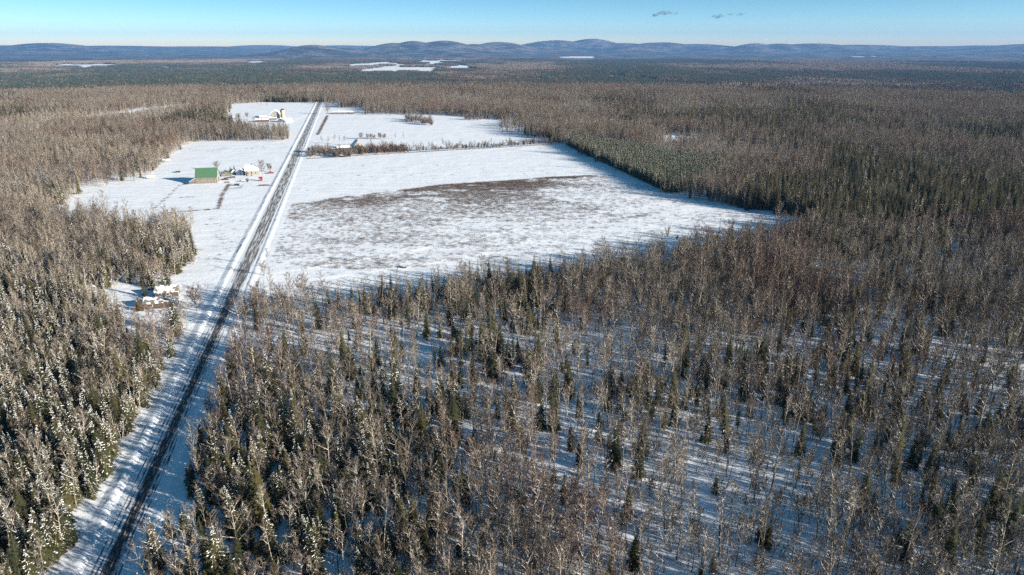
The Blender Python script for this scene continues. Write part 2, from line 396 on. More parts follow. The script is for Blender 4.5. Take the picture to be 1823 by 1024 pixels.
ca = me.color_attributes.new('wood', 'FLOAT_COLOR', 'POINT')
ca.data.foreach_set('color', np.stack([wood.ravel()] * 3 + [np.ones(wood.size)], -1).ravel().astype(np.float32))
me.polygons.foreach_set('use_smooth', [True] * len(me.polygons)); me.materials.append(M['snow']); me.update()
gr = bpy.data.objects.new('ground', me); COL.objects.link(gr)
tag(gr, 'snow covered farmland and wooded hills reaching to the horizon', kind='structure')

# road and the ploughed banks beside it
def strip_mesh(name, y0, y1, step, prof, material, jit=0.0, kind='structure', label=None):
    """prof: list of (offset, height) across; runs along the road"""
    ys = np.arange(y0, y1, step); V, F, U = [], [], []
    for i, yy in enumerate(ys):
        c = Vector((RX(yy), yy))
        for k, (o, h) in enumerate(prof):
            e = 0.0 < k < len(prof) - 1
            jo = (float(vnoise(yy, o * 3, 3.0, 9 + k)) - 0.5) * jit * 2 if e else 0
            jh = h * (1 + (float(fbm(yy, o * 5, 17.0, 19 + k, 4)) - 0.5) * (1.2 if jit else 0)) if h > 0.03 else h
            p = c + RPER * (o + jo); V.append((p.x, p.y, jh)); U.append((o, yy - 100))
    nn = len(prof)
    for i in range(len(ys) - 1):
        for k in range(nn - 1): F.append((i * nn + k, i * nn + k + 1, (i + 1) * nn + k + 1, (i + 1) * nn + k))
    me = bpy.data.meshes.new(name); me.from_pydata(V, [], F)
    ul = me.uv_layers.new(name='UVMap')
    vi = np.empty(len(me.loops), np.int32); me.loops.foreach_get('vertex_index', vi)
    ul.data.foreach_set('uv', np.array(U, np.float32)[vi].ravel())
    me.polygons.foreach_set('use_smooth', [True] * len(me.polygons)); me.materials.append(material); me.update()
    o = bpy.data.objects.new(name, me); COL.objects.link(o); tag(o, label, kind=kind); return o
strip_mesh('road', 60, 1420, 2.0, [(-4.7, 0.02), (-2.5, 0.06), (0, 0.09), (2.5, 0.06), (4.7, 0.02)], M['road'], label='straight country road with asphalt bared through packed snow')
strip_mesh('snow_bank', 60, 1420, 1.5, [(-8.6, 0.004), (-7.0, 0.2), (-6.0, 0.48), (-5.2, 0.28), (-4.5, 0.03)], M['snow'], 0.3, label='ploughed snow bank along the farm side of the road')
strip_mesh('snow_bank', 60, 1420, 1.5, [(4.5, 0.03), (5.2, 0.18), (5.9, 0.28), (6.8, 0.12), (8.2, 0.004)], M['snow'], 0.3, label='ploughed snow bank along the big field side of the road')

def snow_track(px, label, wid=0.4, h=0.05):
    P = [Vector((*G(*p), 0)) for p in px]; mb = MB(); pts = []
    for a, c in zip(P[:-1], P[1:]):
        m_ = max(2, int((c - a).length / 3)); pts += [a.lerp(c, i / m_) for i in range(m_)]
    pts = [p + Vector((0, (float(fbm(p.x, p.y, 40, 7, 2)) - .5) * 5, 0)) for p in pts]
    for off_ in (0.0, 1.7):
        for i in range(len(pts) - 1):
            d = (pts[i + 1] - pts[i]).normalized(); q = Vector((-d.y, d.x, 0)); up = Vector((0, 0, h))
            z4 = Vector((0, 0, .004)); a, c = pts[i] + q * off_ + z4, pts[i + 1] + q * off_ + z4
            mb.poly([a, c, c + q * wid * .5 + up, a + q * wid * .5 + up]); mb.poly([a + q * wid * .5 + up, c + q * wid * .5 + up, c + q * wid, a + q * wid])
    tag(mb.obj('track', M['snow']), label, kind='structure')
snow_track([(470, 492), (620, 470), (800, 436), (1000, 392)], 'pair of ridged tyre tracks crossing the big field')
snow_track([(520, 505), (700, 480), (900, 448)], 'pair of ridged tyre tracks near the wood edge of the field')
snow_track([(560, 186), (545, 205), (520, 216)], 'farm track leaving the road towards the silo farm')
snow_track([(500, 322), (462, 318), (425, 322), (398, 326)], 'farm drive from the road past the red shed')
# ------------------------------------------------------------------ trees: meshes of each kind
def rv(a): return Vector((rnd.uniform(-1, 1), rnd.uniform(-1, 1), rnd.uniform(-1, 1))) * a
def twig(mb, p, d, L, wd, m=0):
    s = d.cross(rv(1)); s = s.normalized() if s.length > 1e-5 else Vector((1, 0, 0))
    mb.tri(p - s * wd, p + s * wd, p + d * L, m)
def limb(mb, p, d, L, r0, r1, segs, sides, up=0.25, wob=0.12, m=0):
    pts, d = [p.copy()], d.normalized()
    for i in range(segs):
        d = (d + Vector((0, 0, up / segs)) + rv(wob)).normalized(); pts.append(pts[-1] + d * (L / segs))
    mb.tube(pts, [r0 + (r1 - r0) * i / segs for i in range(segs + 1)], sides, m, False)
    return pts
def along(pts, s):
    q = s * (len(pts) - 1); i = min(int(q), len(pts) - 2); return pts[i].lerp(pts[i + 1], q - i), (pts[i + 1] - pts[i]).normalized()
def hardwood(H, start, spread, nb, ntw, lean=0.03, r=0.17, stems=1, tw=0.019, ang=(0.45, 1.05)):
    T, C = MB(), MB()
    for s_ in range(stems):
        off = rv(0.35 if stems > 1 else 0); off.z = 0
        d0 = Vector((rnd.uniform(-1, 1) * lean * (3 if stems > 1 else 1), rnd.uniform(-1, 1) * lean * (3 if stems > 1 else 1), 1)).normalized()
        Hs = H * (1 if s_ == 0 else rnd.uniform(0.65, 0.95))
        pts = [off + Vector((0, 0, -0.4))]; d = d0
        for i in range(7):
            d = (d + rv(0.06) + Vector((0, 0, 0.03))).normalized(); pts.append(pts[-1] + d * (Hs * 0.93 / 7))
        T.tube(pts, [r * (1 - 0.82 * i / 7) for i in range(8)], 6, 0, False)
        for k in range(nb):
            s = start + (1 - start) * (k + rnd.random()) / nb; s = min(s, 0.985)
            p, td = along(pts, s); az = k * 2.4 + rnd.uniform(-0.5, 0.5)
            el = rnd.uniform(*ang); q = Vector((math.cos(az) * math.sin(el), math.sin(az) * math.sin(el), math.cos(el)))
            L = spread * 1.12 * (1.1 - 0.62 * (s - start) / (1 - start)) * rnd.uniform(0.65, 1.15)
            rb = r * (1 - 0.82 * s) * 0.75
            bp = limb(T, p, q, L, max(rb, 0.045), 0.02, 4, 4, 0.36)
            for j in range(7):
                sp_, sd = along(bp, rnd.uniform(0.22, 1.0))
                dd = (sd * 0.9 + rv(0.8) + Vector((0, 0, 0.25))).normalized()
                L2 = L * rnd.uniform(0.25, 0.5)
                cp = limb(C, sp_, dd, L2, 0.028, 0.011, 2, 3, 0.3)
                for t_ in range(max(4, int(ntw * 0.8))):
                    a, ad = along(cp, rnd.uniform(0.1, 1.0))
                    twig(C, a, (ad * 0.8 + rv(0.75) + Vector((0, 0, 0.3))).normalized(), rnd.uniform(0.35, 0.95), tw)
    return T, C
def spruce(H, Rm, snow, gap=0.42, low=0.08, nbr=7, n=5):
    T, C = MB(), MB()
    T.tube([(0, 0, -0.4), (0, 0, H * 0.5), (0, 0, H * 0.985)], [0.05 + H * 0.011, 0.03 + H * 0.006, 0.012], 5, 0, False)
    z = H * low; k = 0
    while z < H * 0.985:
        s = z / H; Rr = Rm * (1 - s) ** 0.8 * (0.65 + 0.35 * min(1, (s - low) * 6 + 0.4))
        for b in range(nbr if s < 0.8 else 5):
            az = k * 0.9 + b * 2 * math.pi / nbr + rnd.uniform(-0.35, 0.35)
            L = max(0.22, Rr * rnd.uniform(0.65, 1.18)); dr = -0.10 - 0.42 * (1 - s) + rnd.uniform(-0.12, 0.12) + (0.55 if s > 0.9 else 0)
            o = Vector((math.cos(az), math.sin(az), 0)); sd = Vector((-o.y, o.x, 0))
            zb = z + rnd.uniform(-0.12, 0.12)
            def at(t): return o * (L * t) + Vector((0, 0, zb + dr * L * t * (0.5 + 0.5 * t) + 0.10 * L * t ** 3))
            wd = L * 0.42 + 0.1
            for i in range(n):
                t = 0.12 + 0.8 * i / n; p = at(t); p2 = at(min(1, t + 0.24))
                for sg in (-1, 1):
                    tip = at(min(1.02, t + 0.30)) + sd * sg * wd * (1.05 - t) * rnd.uniform(0.7, 1.2) + Vector((0, 0, -0.10 * L * rnd.random()))
                    C.tri(p, p2, tip, 0)
            p = at(0.82); C.tri(p + sd * 0.07 * L, p - sd * 0.07 * L, at(1.06), 0)
            if rnd.random() < snow:
                for i in range(3):
                    t = 0.28 + 0.24 * i + rnd.uniform(-0.06, 0.06)
                    if rnd.random() < 0.3: continue
                    hw = wd * (1.0 - t) * rnd.uniform(0.14, 0.42) + 0.03; up = Vector((0, 0, 0.05 + 0.05 * rnd.random()))
                    a, c = at(t - 0.12), at(min(1.0, t + 0.17)); mid = at(t + 0.02)
                    l_, r_ = mid + sd * hw, mid - sd * hw; top = mid + up * 2
                    C.tri(a + up * .5, l_, top, 1); C.tri(l_, c + up * .5, top, 1); C.tri(c + up * .5, r_, top, 1); C.tri(r_, a + up * .5, top, 1)
        z += gap * rnd.uniform(0.8, 1.2) * (1.15 - 0.45 * s); k += 1
    return T, C
def shrub(H, Wd, nst, ntw, tw=0.02):
    T, C = MB(), MB()
    for k in range(nst):
        az = rnd.uniform(0, 6.28); el = rnd.uniform(0.1, 0.75); q = Vector((math.cos(az) * math.sin(el), math.sin(az) * math.sin(el), math.cos(el)))
        pts = limb(T, Vector((rnd.uniform(-.2, .2), rnd.uniform(-.2, .2), -0.1)), q, H * rnd.uniform(0.7, 1.05) * (1 - 0.25 * el), 0.03, 0.008, 3, 3, 0.35)
        for t_ in range(ntw):
            a, ad = along(pts, rnd.uniform(0.2, 1.0))
            twig(C, a, (ad * 0.7 + rv(0.8) + Vector((0, 0, .2))).normalized(), rnd.uniform(0.3, 0.8) * Wd, tw)
    return T, C
class Kind:
    def __init__(s, name, mats, raw, heights):
        s.name, s.h = name, heights; s.tm, s.cm = [], []
        s.coll = bpy.data.collections.new(name + '_source')
        for k, (T, C) in enumerate(raw):
            s.tm.append(T.mesh(name + '_trunk', [mats[0]])); s.cm.append(C.mesh(name + '_crown', mats[1:]))
            J = MB(); J.add(T); J.add(C, 1)
            o = bpy.data.objects.new('%s_%02d' % (name, k), J.mesh('%s_%02d' % (name, k), mats)); s.coll.objects.link(o)
    def place(s, name, loc, var, rz, sc, lean=(0, 0)):
        e = bpy.data.objects.new(name, None); COL.objects.link(e)
        e.location = loc; e.rotation_euler = (lean[0], lean[1], rz); q = rnd.uniform(.85, 1.3); e.scale = (sc * q, sc * q, sc)
        for nm, me in (('trunk', s.tm[var]), ('crown', s.cm[var])):
            c = bpy.data.objects.new(nm, me); COL.objects.link(c); c.parent = e
        return e
HWH = [17, 15, 18, 14, 16, 12.5, 15, 10, 13, 16.5, 11, 8]
hard = Kind('hardwood_tree', [M['bark'], M['twig']], [
    hardwood(17, 0.50, 3.0, 13, 8), hardwood(15, 0.42, 3.2, 14, 9), hardwood(18, 0.60, 2.6, 12, 7), hardwood(14, 0.35, 3.4, 15, 11),
    hardwood(16, 0.55, 2.3, 10, 6, 0.06), hardwood(12.5, 0.40, 2.3, 13, 12, 0.08, 0.11), hardwood(15, 0.45, 2.4, 10, 8, 0.06, 0.13, 2), hardwood(10, 0.3, 2.0, 11, 10, 0.06, 0.08),
    hardwood(13, 0.48, 1.7, 9, 5, 0.10, 0.12), hardwood(16.5, 0.38, 3.8, 12, 8, 0.07, 0.2, 1, 0.022, (0.6, 1.15)), hardwood(11, 0.25, 2.6, 10, 9, 0.05, 0.10, 3), hardwood(8, 0.2, 1.5, 9, 9, 0.08, 0.06)], HWH)
BIH = [14, 12, 15, 11, 13, 10]
bir = Kind('birch_tree', [M['birch'], M['birch_twig']], [
    hardwood(14, 0.45, 2.0, 12, 8, 0.14, 0.12, 1, 0.02), hardwood(12, 0.40, 2.1, 10, 7, 0.16, 0.10, 2, 0.02), hardwood(15, 0.55, 1.9, 11, 8, 0.06, 0.13, 1, 0.02),
    hardwood(11, 0.35, 2.2, 10, 8, 0.30, 0.10, 1, 0.02), hardwood(13, 0.5, 1.8, 9, 7, 0.12, 0.10, 3, 0.02), hardwood(10, 0.4, 1.8, 9, 6, 0.45, 0.09, 2, 0.02)], BIH)
SPH = [13, 11, 9, 14, 12, 10, 8, 5]
spr = Kind('spruce_tree', [M['trunk'], M['needle'], M['tsnow']], [
    spruce(13, 2.1, 0.02), spruce(11, 2.0, 0.03), spruce(9, 1.8, 0.06), spruce(14, 1.8, 0.03, 0.5, 0.25, 6),
    spruce(12, 2.1, 0.42), spruce(10, 2.0, 0.55), spruce(8, 1.8, 0.55), spruce(5, 1.3, 0.4, 0.35)], SPH)
def fallen():
    T, C = MB(), MB(); pts = limb(T, Vector((-4, 0, .25)), Vector((1, .1, .12)), 8, .13, .04, 5, 5, 0.0, .06)
    for k in range(9):
        a, ad = along(pts, rnd.uniform(.35, 1)); cp = limb(T, a, (ad + rv(.9) + Vector((0, 0, .4))).normalized(), rnd.uniform(.8, 2), .03, .012, 2, 3)
        for t_ in range(6): b_, bd = along(cp, rnd.random()); twig(C, b_, (bd + rv(.8)).normalized(), rnd.uniform(.3, .7), .02)
    return T, C
shr = Kind('bare_shrub', [M['bark'], M['twig']], [shrub(3.2, 1.0, 9, 16), shrub(2.4, 0.9, 7, 14), shrub(4.2, 1.1, 8, 18), shrub(5.2, 0.9, 4, 22), fallen()], [3.2, 2.4, 4.2, 5.2, 1])
def round_tree(H, spread): return hardwood(H, 0.16, spread * 1.25, 26, 16, 0.03, 0.2, 1, 0.035, (0.55, 1.25))
hdg = Kind('hedge_shrub', [M['bark'], M['twig']], [shrub(4.5, 1.1, 16, 46, .04), shrub(5.5, 1.1, 12, 50, .04), shrub(3.6, 1.2, 18, 40, .04)], [4.5, 5.5, 3.6])
yard = Kind('yard_tree', [M['bark'], M['twig']], [round_tree(9, 4.2), round_tree(12, 5.0), round_tree(6.5, 3.2)], [9, 12, 6.5])

# ------------------------------------------------------------------ where trees grow
gx, gy = [], []
for cell, y0, y1 in ((1.95, 58, 470), (2.5, 470, 1900)):
    ax, ay = np.meshgrid(np.arange(-1600, 1600, cell), np.arange(y0, y1, cell)); ax, ay = ax.ravel(), ay.ravel()
    k = np.abs(ax) < ay * 0.80 + 60; ax, ay = ax[k], ay[k]
    gx.append(ax + rng.uniform(-.5, .5, ax.size) * cell * 1.3); gy.append(ay + rng.uniform(-.5, .5, ay.size) * cell * 1.3)
gx, gy = np.concatenate(gx), np.concatenate(gy)
k = ~clear_mask(gx, gy); gx, gy = gx[k], gy[k]
off = road_off(gx, gy); left = off < 0
PLANT = PXP([(1008, 259), (1020, 251), (1100, 262), (1200, 282), (1295, 302), (1290, 312), (1215, 343), (1188, 344)])
pl = inside(gx, gy, PLANT)
HEADGE = 0
dens = np.where(left, 0.68, 0.50)
dn = fbm(gx, gy, 38, 71, 3)
dens = dens + (dn - 0.5) * np.where(left, 0.8, 1.1) + (fbm(gx, gy, 110, 75, 2) - 0.5) * 0.5
dens = np.where(~left & (gy < 400) & (gx > -70), dens + 0.06 - 0.10 * sstep(300, 170, gy) * sstep(-40, 30, gx), dens)
dens = np.where(~left & (gy > 228) & (gy < 400) & (gx < 130), np.maximum(dens + 0.14, 0.34), dens)
dens = np.where((gy > 560) & (gy < 1000) & (gx > 100) & (gx < 420), dens + 0.25, dens)
dens = np.where(gy > 420, np.clip(dens + 0.24 - 0.6 * sstep(0.56, 0.70, fbm(gx, gy * 0.5, 90, 77, 3)), 0.22, 0.85), dens)
dens = np.where(gy > 800, dens * 0.85, dens)
k = (rng.random(gx.size) < np.clip(dens, 0.06, 0.97)) & ~pl
gx, gy, off, left = gx[k], gy[k], off[k], left[k]
cn = fbm(gx, gy, 60, 81, 3)
cf = np.where(left, 0.20, 0.07) + (cn - 0.56) * np.where(left, 1.2, 1.1)
cf = np.where(left & (gy < 320), 0.56 + (cn - 0.5) * 1.6, cf)
cf = np.where(~left & (gx < 5) & (gy < 205), 0.32 * sstep(205, 150, gy) * sstep(10, -40, gx) + 0.10 + (cn - 0.5) * 0.8, cf)
cf = np.where(~left & (gy < 330) & ((gx > 5) | (gy > 205)), cf + 0.09, cf)
cf = np.where(~left & (gx > -60) & (gx < 50) & (gy > 225) & (gy < 300), 0.26 + (cn - 0.5) * 1.2, cf)
cn2 = fbm(gx, gy * 0.45, 150, 83, 4)
cf = np.where((gx > 150) & (gy > 380), 0.04 + 0.8 * sstep(0.52, 0.63, cn2 + 0.05 * sstep(200, 900, gx)), cf)
cf = np.where(left & (gy > 330), 0.05 + 0.7 * sstep(0.53, 0.64, cn2), cf)
cf = np.where((gy > 1100) & (gx < 500), cf * 0.6, cf)
cf = np.clip(cf, 0.03, 0.92)
isc = rng.random(gx.size) < cf
bn = fbm(gx, gy, 90, 91, 2)
isb = ~isc & (rng.random(gx.size) < np.where(left, 0.45, 0.20) + (bn - 0.5) * np.where(gy > 380, 1.7, 0.7))
ish = ~isc & ~isb
gz = terrain(gx, gy)
def attrs(mask, nvar, heavy=None):
    x, y, z = gx[mask], gy[mask], gz[mask]; n_ = x.size
    return dict(x=x, y=y, z=z, var=rng.integers(0, nvar, n_), rz=rng.uniform(0, 6.28, n_), sc=np.clip(rng.normal(1.0, 0.25, n_), 0.45, 1.6), lx=rng.normal(0, 0.035, n_), ly=rng.normal(0, 0.035, n_), left=left[mask])
TH, TB, TS = attrs(ish, 12), attrs(isb, 6), attrs(isc, 8)
TH['sc'] *= np.where(TH['y'] < 330, 0.95, 1.05)
TH['sc'] *= 0.76; TB['sc'] *= 0.76
TB['lx'] *= 1.8; TB['ly'] *= 1.8
snowy_zone = TS['left'] & (TS['y'] < 420) | (~TS['left'] & (TS['x'] < 10) & (TS['y'] < 190))
u_ = rng.random(TS['x'].size)
TS['var'] = np.where(snowy_zone, np.where(u_ < 0.78, rng.integers(4, 8, u_.size), rng.integers(0, 4, u_.size)), np.where(u_ < 0.85, rng.integers(0, 4, u_.size), rng.integers(4, 8, u_.size)))
TS['sc'] = np.clip(rng.normal(0.9, 0.25, u_.size), 0.4, 1.5) * 0.76 * np.where(TS['y'] > 330, 1.4, 1.08) * np.where((TS['x'] < 10) & (TS['y'] < 330), 1.12, 1.0)
# plantation rows
pa, pb = np.array(G(1008, 259)), np.array(G(1188, 344)); dv = (pb - pa) / np.linalg.norm(pb - pa); pv = np.array([-dv[1], dv[0]])
px_, py_ = np.meshgrid(np.arange(-40, 330, 2.3), np.arange(-160, 260, 2.6))
pxx = pa[0] + dv[0] * px_ + pv[0] * py_; pyy = pa[1] + dv[1] * px_ + pv[1] * py_
k = inside(pxx, pyy, PLANT); pxx, pyy = pxx[k] + rng.normal(0, .3, k.sum()), pyy[k] + rng.normal(0, .3, k.sum())
n_ = pxx.size
PL = dict(x=pxx, y=pyy, z=np.zeros(n_), var=rng.choice([0, 1, 1, 2, 1, 4], n_), rz=rng.uniform(0, 6.28, n_), sc=rng.uniform(0.85, 1.15, n_), lx=np.zeros(n_), ly=np.zeros(n_), left=np.zeros(n_, bool))
pfir = Kind('plantation_fir', [M['trunk'], M['needle_frost'], M['tsnow']], [spruce(10.5, 1.7, .15), spruce(9.5, 1.7, .25), spruce(11, 1.6, .15)], [10.5, 9.5, 11])
PL['var'] = rng.integers(0, 3, n_)

def project(x, y, z):
    dz = z - CAM_H; dep = y * math.cos(PITCH) - dz * math.sin(PITCH); upv = y * math.sin(PITCH) + dz * math.cos(PITCH)
    return 911.5 + FPX * x / dep, 512 - FPX * upv / dep, dep
def gn_scatter(name, coll, d, keep, label):
    """one object that holds the countless rest of a kind"""
    n_ = int(keep.sum()); me = bpy.data.meshes.new(name); me.vertices.add(n_)
    me.vertices.foreach_set('co', np.stack([d['x'][keep], d['y'][keep], d['z'][keep]], -1).astype(np.float32).ravel())
    for nm, ty, val in (('pick', 'INT', d['var'][keep].astype(np.int32)),):
        a = me.attributes.new(nm, ty, 'POINT'); a.data.foreach_set('value', val)
    a = me.attributes.new('size', 'FLOAT_VECTOR', 'POINT'); s_ = d['sc'][keep]; w_ = s_ * (0.85 + 0.45 * hsh(d['x'][keep] * 13, d['y'][keep] * 13, 5)) if name != 'distant_forest' else s_
    a.data.foreach_set('vector', np.stack([w_, w_, s_], -1).astype(np.float32).ravel())
    a = me.attributes.new('turn', 'FLOAT_VECTOR', 'POINT')
    a.data.foreach_set('vector', np.stack([d['lx'][keep], d['ly'][keep], d['rz'][keep]], -1).astype(np.float32).ravel())
    o = bpy.data.objects.new(name, me); COL.objects.link(o)
    ng = bpy.data.node_groups.new(name + '_nodes', 'GeometryNodeTree')
    ng.interface.new_socket('Geometry', in_out='INPUT', socket_type='NodeSocketGeometry'); ng.interface.new_socket('Geometry', in_out='OUTPUT', socket_type='NodeSocketGeometry')
    N, L = ng.nodes, ng.links
    gi, go = N.new('NodeGroupInput'), N.new('NodeGroupOutput'); ip = N.new('GeometryNodeInstanceOnPoints'); ci = N.new('GeometryNodeCollectionInfo')
    ci.inputs['Collection'].default_value = coll; ci.inputs['Separate Children'].default_value = True; ci.inputs['Reset Children'].default_value = True
    ip.inputs['Pick Instance'].default_value = True
    def na(nm, ty):
        q = N.new('GeometryNodeInputNamedAttribute'); q.data_type = ty; q.inputs['Name'].default_value = nm
        return [s for s in q.outputs if s.name == 'Attribute' and s.enabled][0]
    L.new(gi.outputs[0], ip.inputs['Points']); L.new(ci.outputs[0], ip.inputs['Instance'])
    L.new(na('pick', 'INT'), ip.inputs['Instance Index']); L.new(na('turn', 'FLOAT_VECTOR'), ip.inputs['Rotation']); L.new(na('size', 'FLOAT_VECTOR'), ip.inputs['Scale'])
    L.new(ip.outputs[0], go.inputs[0])
    md = o.modifiers.new('scatter', 'NODES'); md.node_group = ng
    return tag(o, label, kind='stuff')
ORD = 'first second third fourth fifth sixth seventh eighth ninth tenth eleventh twelfth thirteenth fourteenth fifteenth sixteenth seventeenth eighteenth nineteenth twentieth'.split()
ORD += ['twenty-' + q for q in ORD[:9]] + ['thirtieth'] + ['thirty-' + q for q in ORD[:9]]
def split_kind(kind, d, word, group, looks, nmax=300, rows=14):
    """the nmax trees that show largest become things of their own"""
    hgt = np.array(kind.h)[d['var']] * d['sc']
    u, v, dep = project(d['x'], d['y'], d['z'] + hgt * 0.6)
    inframe = (u > 5) & (u < 1818) & (v < 1015) & (d['y'] > 95)
    sz = np.where(inframe, hgt / dep, 0)
    top = np.argsort(-sz)[:nmax]
    keep = np.ones(sz.size, bool); keep[top] = False
    for side, sname in ((True, 'left of the road'), (False, 'right of the road')):
        idx = top[d['left'][top] == side]
        if idx.size == 0: continue
        idx = idx[np.argsort(-v[idx])]; per = max(6, int(math.ceil(idx.size / rows)))
        for rI in range(0, idx.size, per):
            row = idx[rI:rI + per]; row = row[np.argsort(u[row])]
            for c, i in enumerate(row):
                o = kind.place(kind.name, (d['x'][i], d['y'][i], d['z'][i]), int(d['var'][i]), d['rz'][i], d['sc'][i], (d['lx'][i], d['ly'][i]))
                tag(o, '%s %s, %s from left in its %s row from bottom, %s' % (looks(d['var'][i], hgt[i]), word, ORD[c], ORD[rI // per], sname), word.split()[-1] + ' tree' if word.split()[-1] != 'tree' else 'tree', group)
    return keep
kh = split_kind(hard, TH, 'hardwood', 'bare hardwoods in the near woods', lambda v, h: 'tall bare' if h > 12 else ('short bare' if h < 8.5 else 'bare'))
kb = split_kind(bir, TB, 'birch', 'pale birches in the near woods', lambda v, h: 'tall pale' if h > 10.5 else ('short pale' if h < 7.5 else 'pale'))
ks = split_kind(spr, TS, 'spruce', 'spruces in the near woods', lambda v, h: ('snow-laden' if v >= 4 else 'dark') if h > 5 else 'small snowy')
kp = split_kind(pfir, PL, 'fir', 'firs along the edge of the plantation', lambda v, h: 'frosted plantation')
gn_scatter('fir_plantation', pfir.coll, PL, kp, 'dense wedge of frosted green plantation firs beside the big field')
gn_scatter('hardwood_forest', hard.coll, TH, kh, 'bare brown hardwood forest stretching away on both sides of the fields')
gn_scatter('birch_forest', bir.coll, TB, kb, 'pale bare birches mixed through the forest')
gn_scatter('spruce_forest', spr.coll, TS, ks, 'dark spruces mixed through the forest')
# brush and saplings on the forest floor
sel = (rng.random(gx.size) < 0.62) & (gy < 470)
n_ = int(sel.sum())
BR = dict(x=gx[sel] + rng.normal(0, 2, n_), y=gy[sel] + rng.normal(0, 2, n_), z=np.zeros(n_), var=rng.choice([0, 1, 1, 2, 2, 3, 3, 3, 4], n_), rz=rng.uniform(0, 6.28, n_), sc=rng.uniform(0.45, 1.0, n_), lx=np.zeros(n_), ly=np.zeros(n_))
gn_scatter('undergrowth', shr.coll, BR, ~clear_mask(BR['x'], BR['y']), 'thin bare saplings and brush between the trees')

# far forest: patches of small trees over the valley and the first rises
def far_patch(size, nt, cfrac, seed):
    q = random.Random(seed); mb = MB(); hs_ = size / 2; big = [(q.uniform(-hs_, hs_), q.uniform(-hs_, hs_)) for _ in range(5)]
    for i in range(nt):
        a_, r_ = q.uniform(0, 6.283), hs_ * math.sqrt(q.random()) * (1 + 0.25 * q.random()); x, y = r_ * math.cos(a_), r_ * math.sin(a_)
        dd = min((x - a) ** 2 + (y - c) ** 2 for a, c in big)
        con = q.random() < (cfrac + (0.25 if dd < (size * 0.2) ** 2 else -0.12))
        h = q.uniform(9, 18)
        if con:
            r = q.uniform(1.9, 3.3); a0 = q.uniform(0, 6)
            for tz0, tz1, rr in ((0.05, 0.62, 1.0), (0.4, 1.0, 0.6)):
                for j in range(5):
                    a1, a2 = a0 + j * 1.2566, a0 + (j + 1) * 1.2566
                    mb.tri((x + r * rr * math.cos(a1), y + r * rr * math.sin(a1), h * tz0), (x + r * rr * math.cos(a2), y + r * rr * math.sin(a2), h * tz0), (x, y, h * tz1), 1)
        else:
            for j in range(9):
                a = q.uniform(0, 6.28); e = q.uniform(0, 1); rr = 2.4 * e
                s = 0.35 + 0.25 * q.random(); b_ = Vector((x + 0.4 * rr * math.cos(a), y + 0.4 * rr * math.sin(a), h * q.uniform(0.05, 0.5)))
                t_ = Vector((x + rr * math.cos(a), y + rr * math.sin(a), h * (1 - 0.25 * e * e)))
                s1 = Vector((-math.sin(a + j), math.cos(a + j), 0)) * s
                mb.tri(b_, t_ + s1, t_ - s1, 0)
    return mb
PS = 90.0
pc = bpy.data.collections.new('forest_patch_source')
fr = [0.12, 0.15, 0.18, 0.25, 0.35, 0.45, 0.55, 0.65, 0.75, 0.85, 0.95, 1.0]
for k, c in enumerate(fr):
    o = bpy.data.objects.new('forest_patch_%02d' % k, far_patch(PS * 1.2, 520, c, 100 + k).mesh('forest_patch_%02d' % k, [M['far_pale'] if k < 3 else M['far_brown'], M['far_green']])); pc.objects.link(o)
fx, fy = np.meshgrid(np.arange(-6600, 6600, PS), np.arange(1700, 8600, PS)); fx, fy = fx.ravel(), fy.ravel()
D0 = np.hypot(fx + 45, fy + 45)
k = (np.abs(fx) < fy * 0.82 + 200) & (D0 > 1830) & (D0 < 8600); fx, fy = fx[k], fy[k]
k = ~(far_clear(fx + 45, fy + 45)) & (rng.random(fx.size) < 0.96); fx, fy = fx[k], fy[k]
Dd = np.hypot(fx, fy)
c0 = 0.44 + 0.22 * sstep(2200, 3000, Dd) * sstep(5600, 3800, Dd) + (fbm(fx, fy * 0.4, 700, 33, 4) - 0.5) * 4.5
vi = np.clip(np.round(c0 * 12 - 0.5 + rng.normal(0, 2.2, fx.size)), 0, 11).astype(int)
jx_, jy_ = rng.uniform(-32, 32, fx.size), rng.uniform(-32, 32, fx.size); fx, fy = fx + 45 + jx_, fy + 45 + jy_
n_ = fx.size
FP = dict(x=fx, y=fy, z=terrain(fx, fy) - 0.5, var=vi, rz=rng.uniform(0, 6.28, n_), sc=rng.uniform(0.85, 1.2, n_), lx=np.zeros(n_), ly=np.zeros(n_))
gn_scatter('distant_forest', pc, FP, np.ones(n_, bool), 'dark mixed forest covering the valley beyond the ridge')

# dry weeds standing out of the field's snow
wc = bpy.data.collections.new('weed_source')
for k in range(3):
    mb = MB()
    for i in range(26):
        p = Vector((rnd.gauss(0, .55), rnd.gauss(0, .55), -0.02)); twig(mb, p, (Vector((0, 0, 1)) + rv(0.5)).normalized(), rnd.uniform(0.3, 0.95), 0.03)
    wc.objects.link(bpy.data.objects.new('weed_%d' % k, mb.mesh('weed_%d' % k, [M['weed']])))
wx, wy = np.meshgrid(np.arange(-220, 200, 0.8), np.arange(265, 620, 0.8)); wx = wx.ravel() + rng.uniform(-.5, .5, wx.size); wy = wy.ravel() + rng.uniform(-.5, .5, wy.size)
k = inside(wx, wy, FIELDS['big']) & (road_off(wx, wy) > 12); wx, wy = wx[k], wy[k]
ROUGH = PXP([(500, 368), (600, 352), (700, 340), (800, 327), (950, 318), (1088, 311), (1180, 340), (1400, 390), (1230, 440), (900, 470), (620, 480), (480, 470), (480, 420)])
THICK = PXP([(505, 370), (600, 354), (700, 341), (800, 328), (950, 318), (1085, 312), (1040, 325), (960, 345), (840, 362), (700, 366), (560, 395), (500, 410)])
pat = 0.6 * fbm(wx * 0.3, wy, 20, 51, 4) + 0.4 * fbm(wx * 0.4, wy, 5, 57, 2); rg, th = inside(wx, wy, ROUGH), inside(wx, wy, THICK)
edge = inside(wx, wy - 12, ROUGH) == False
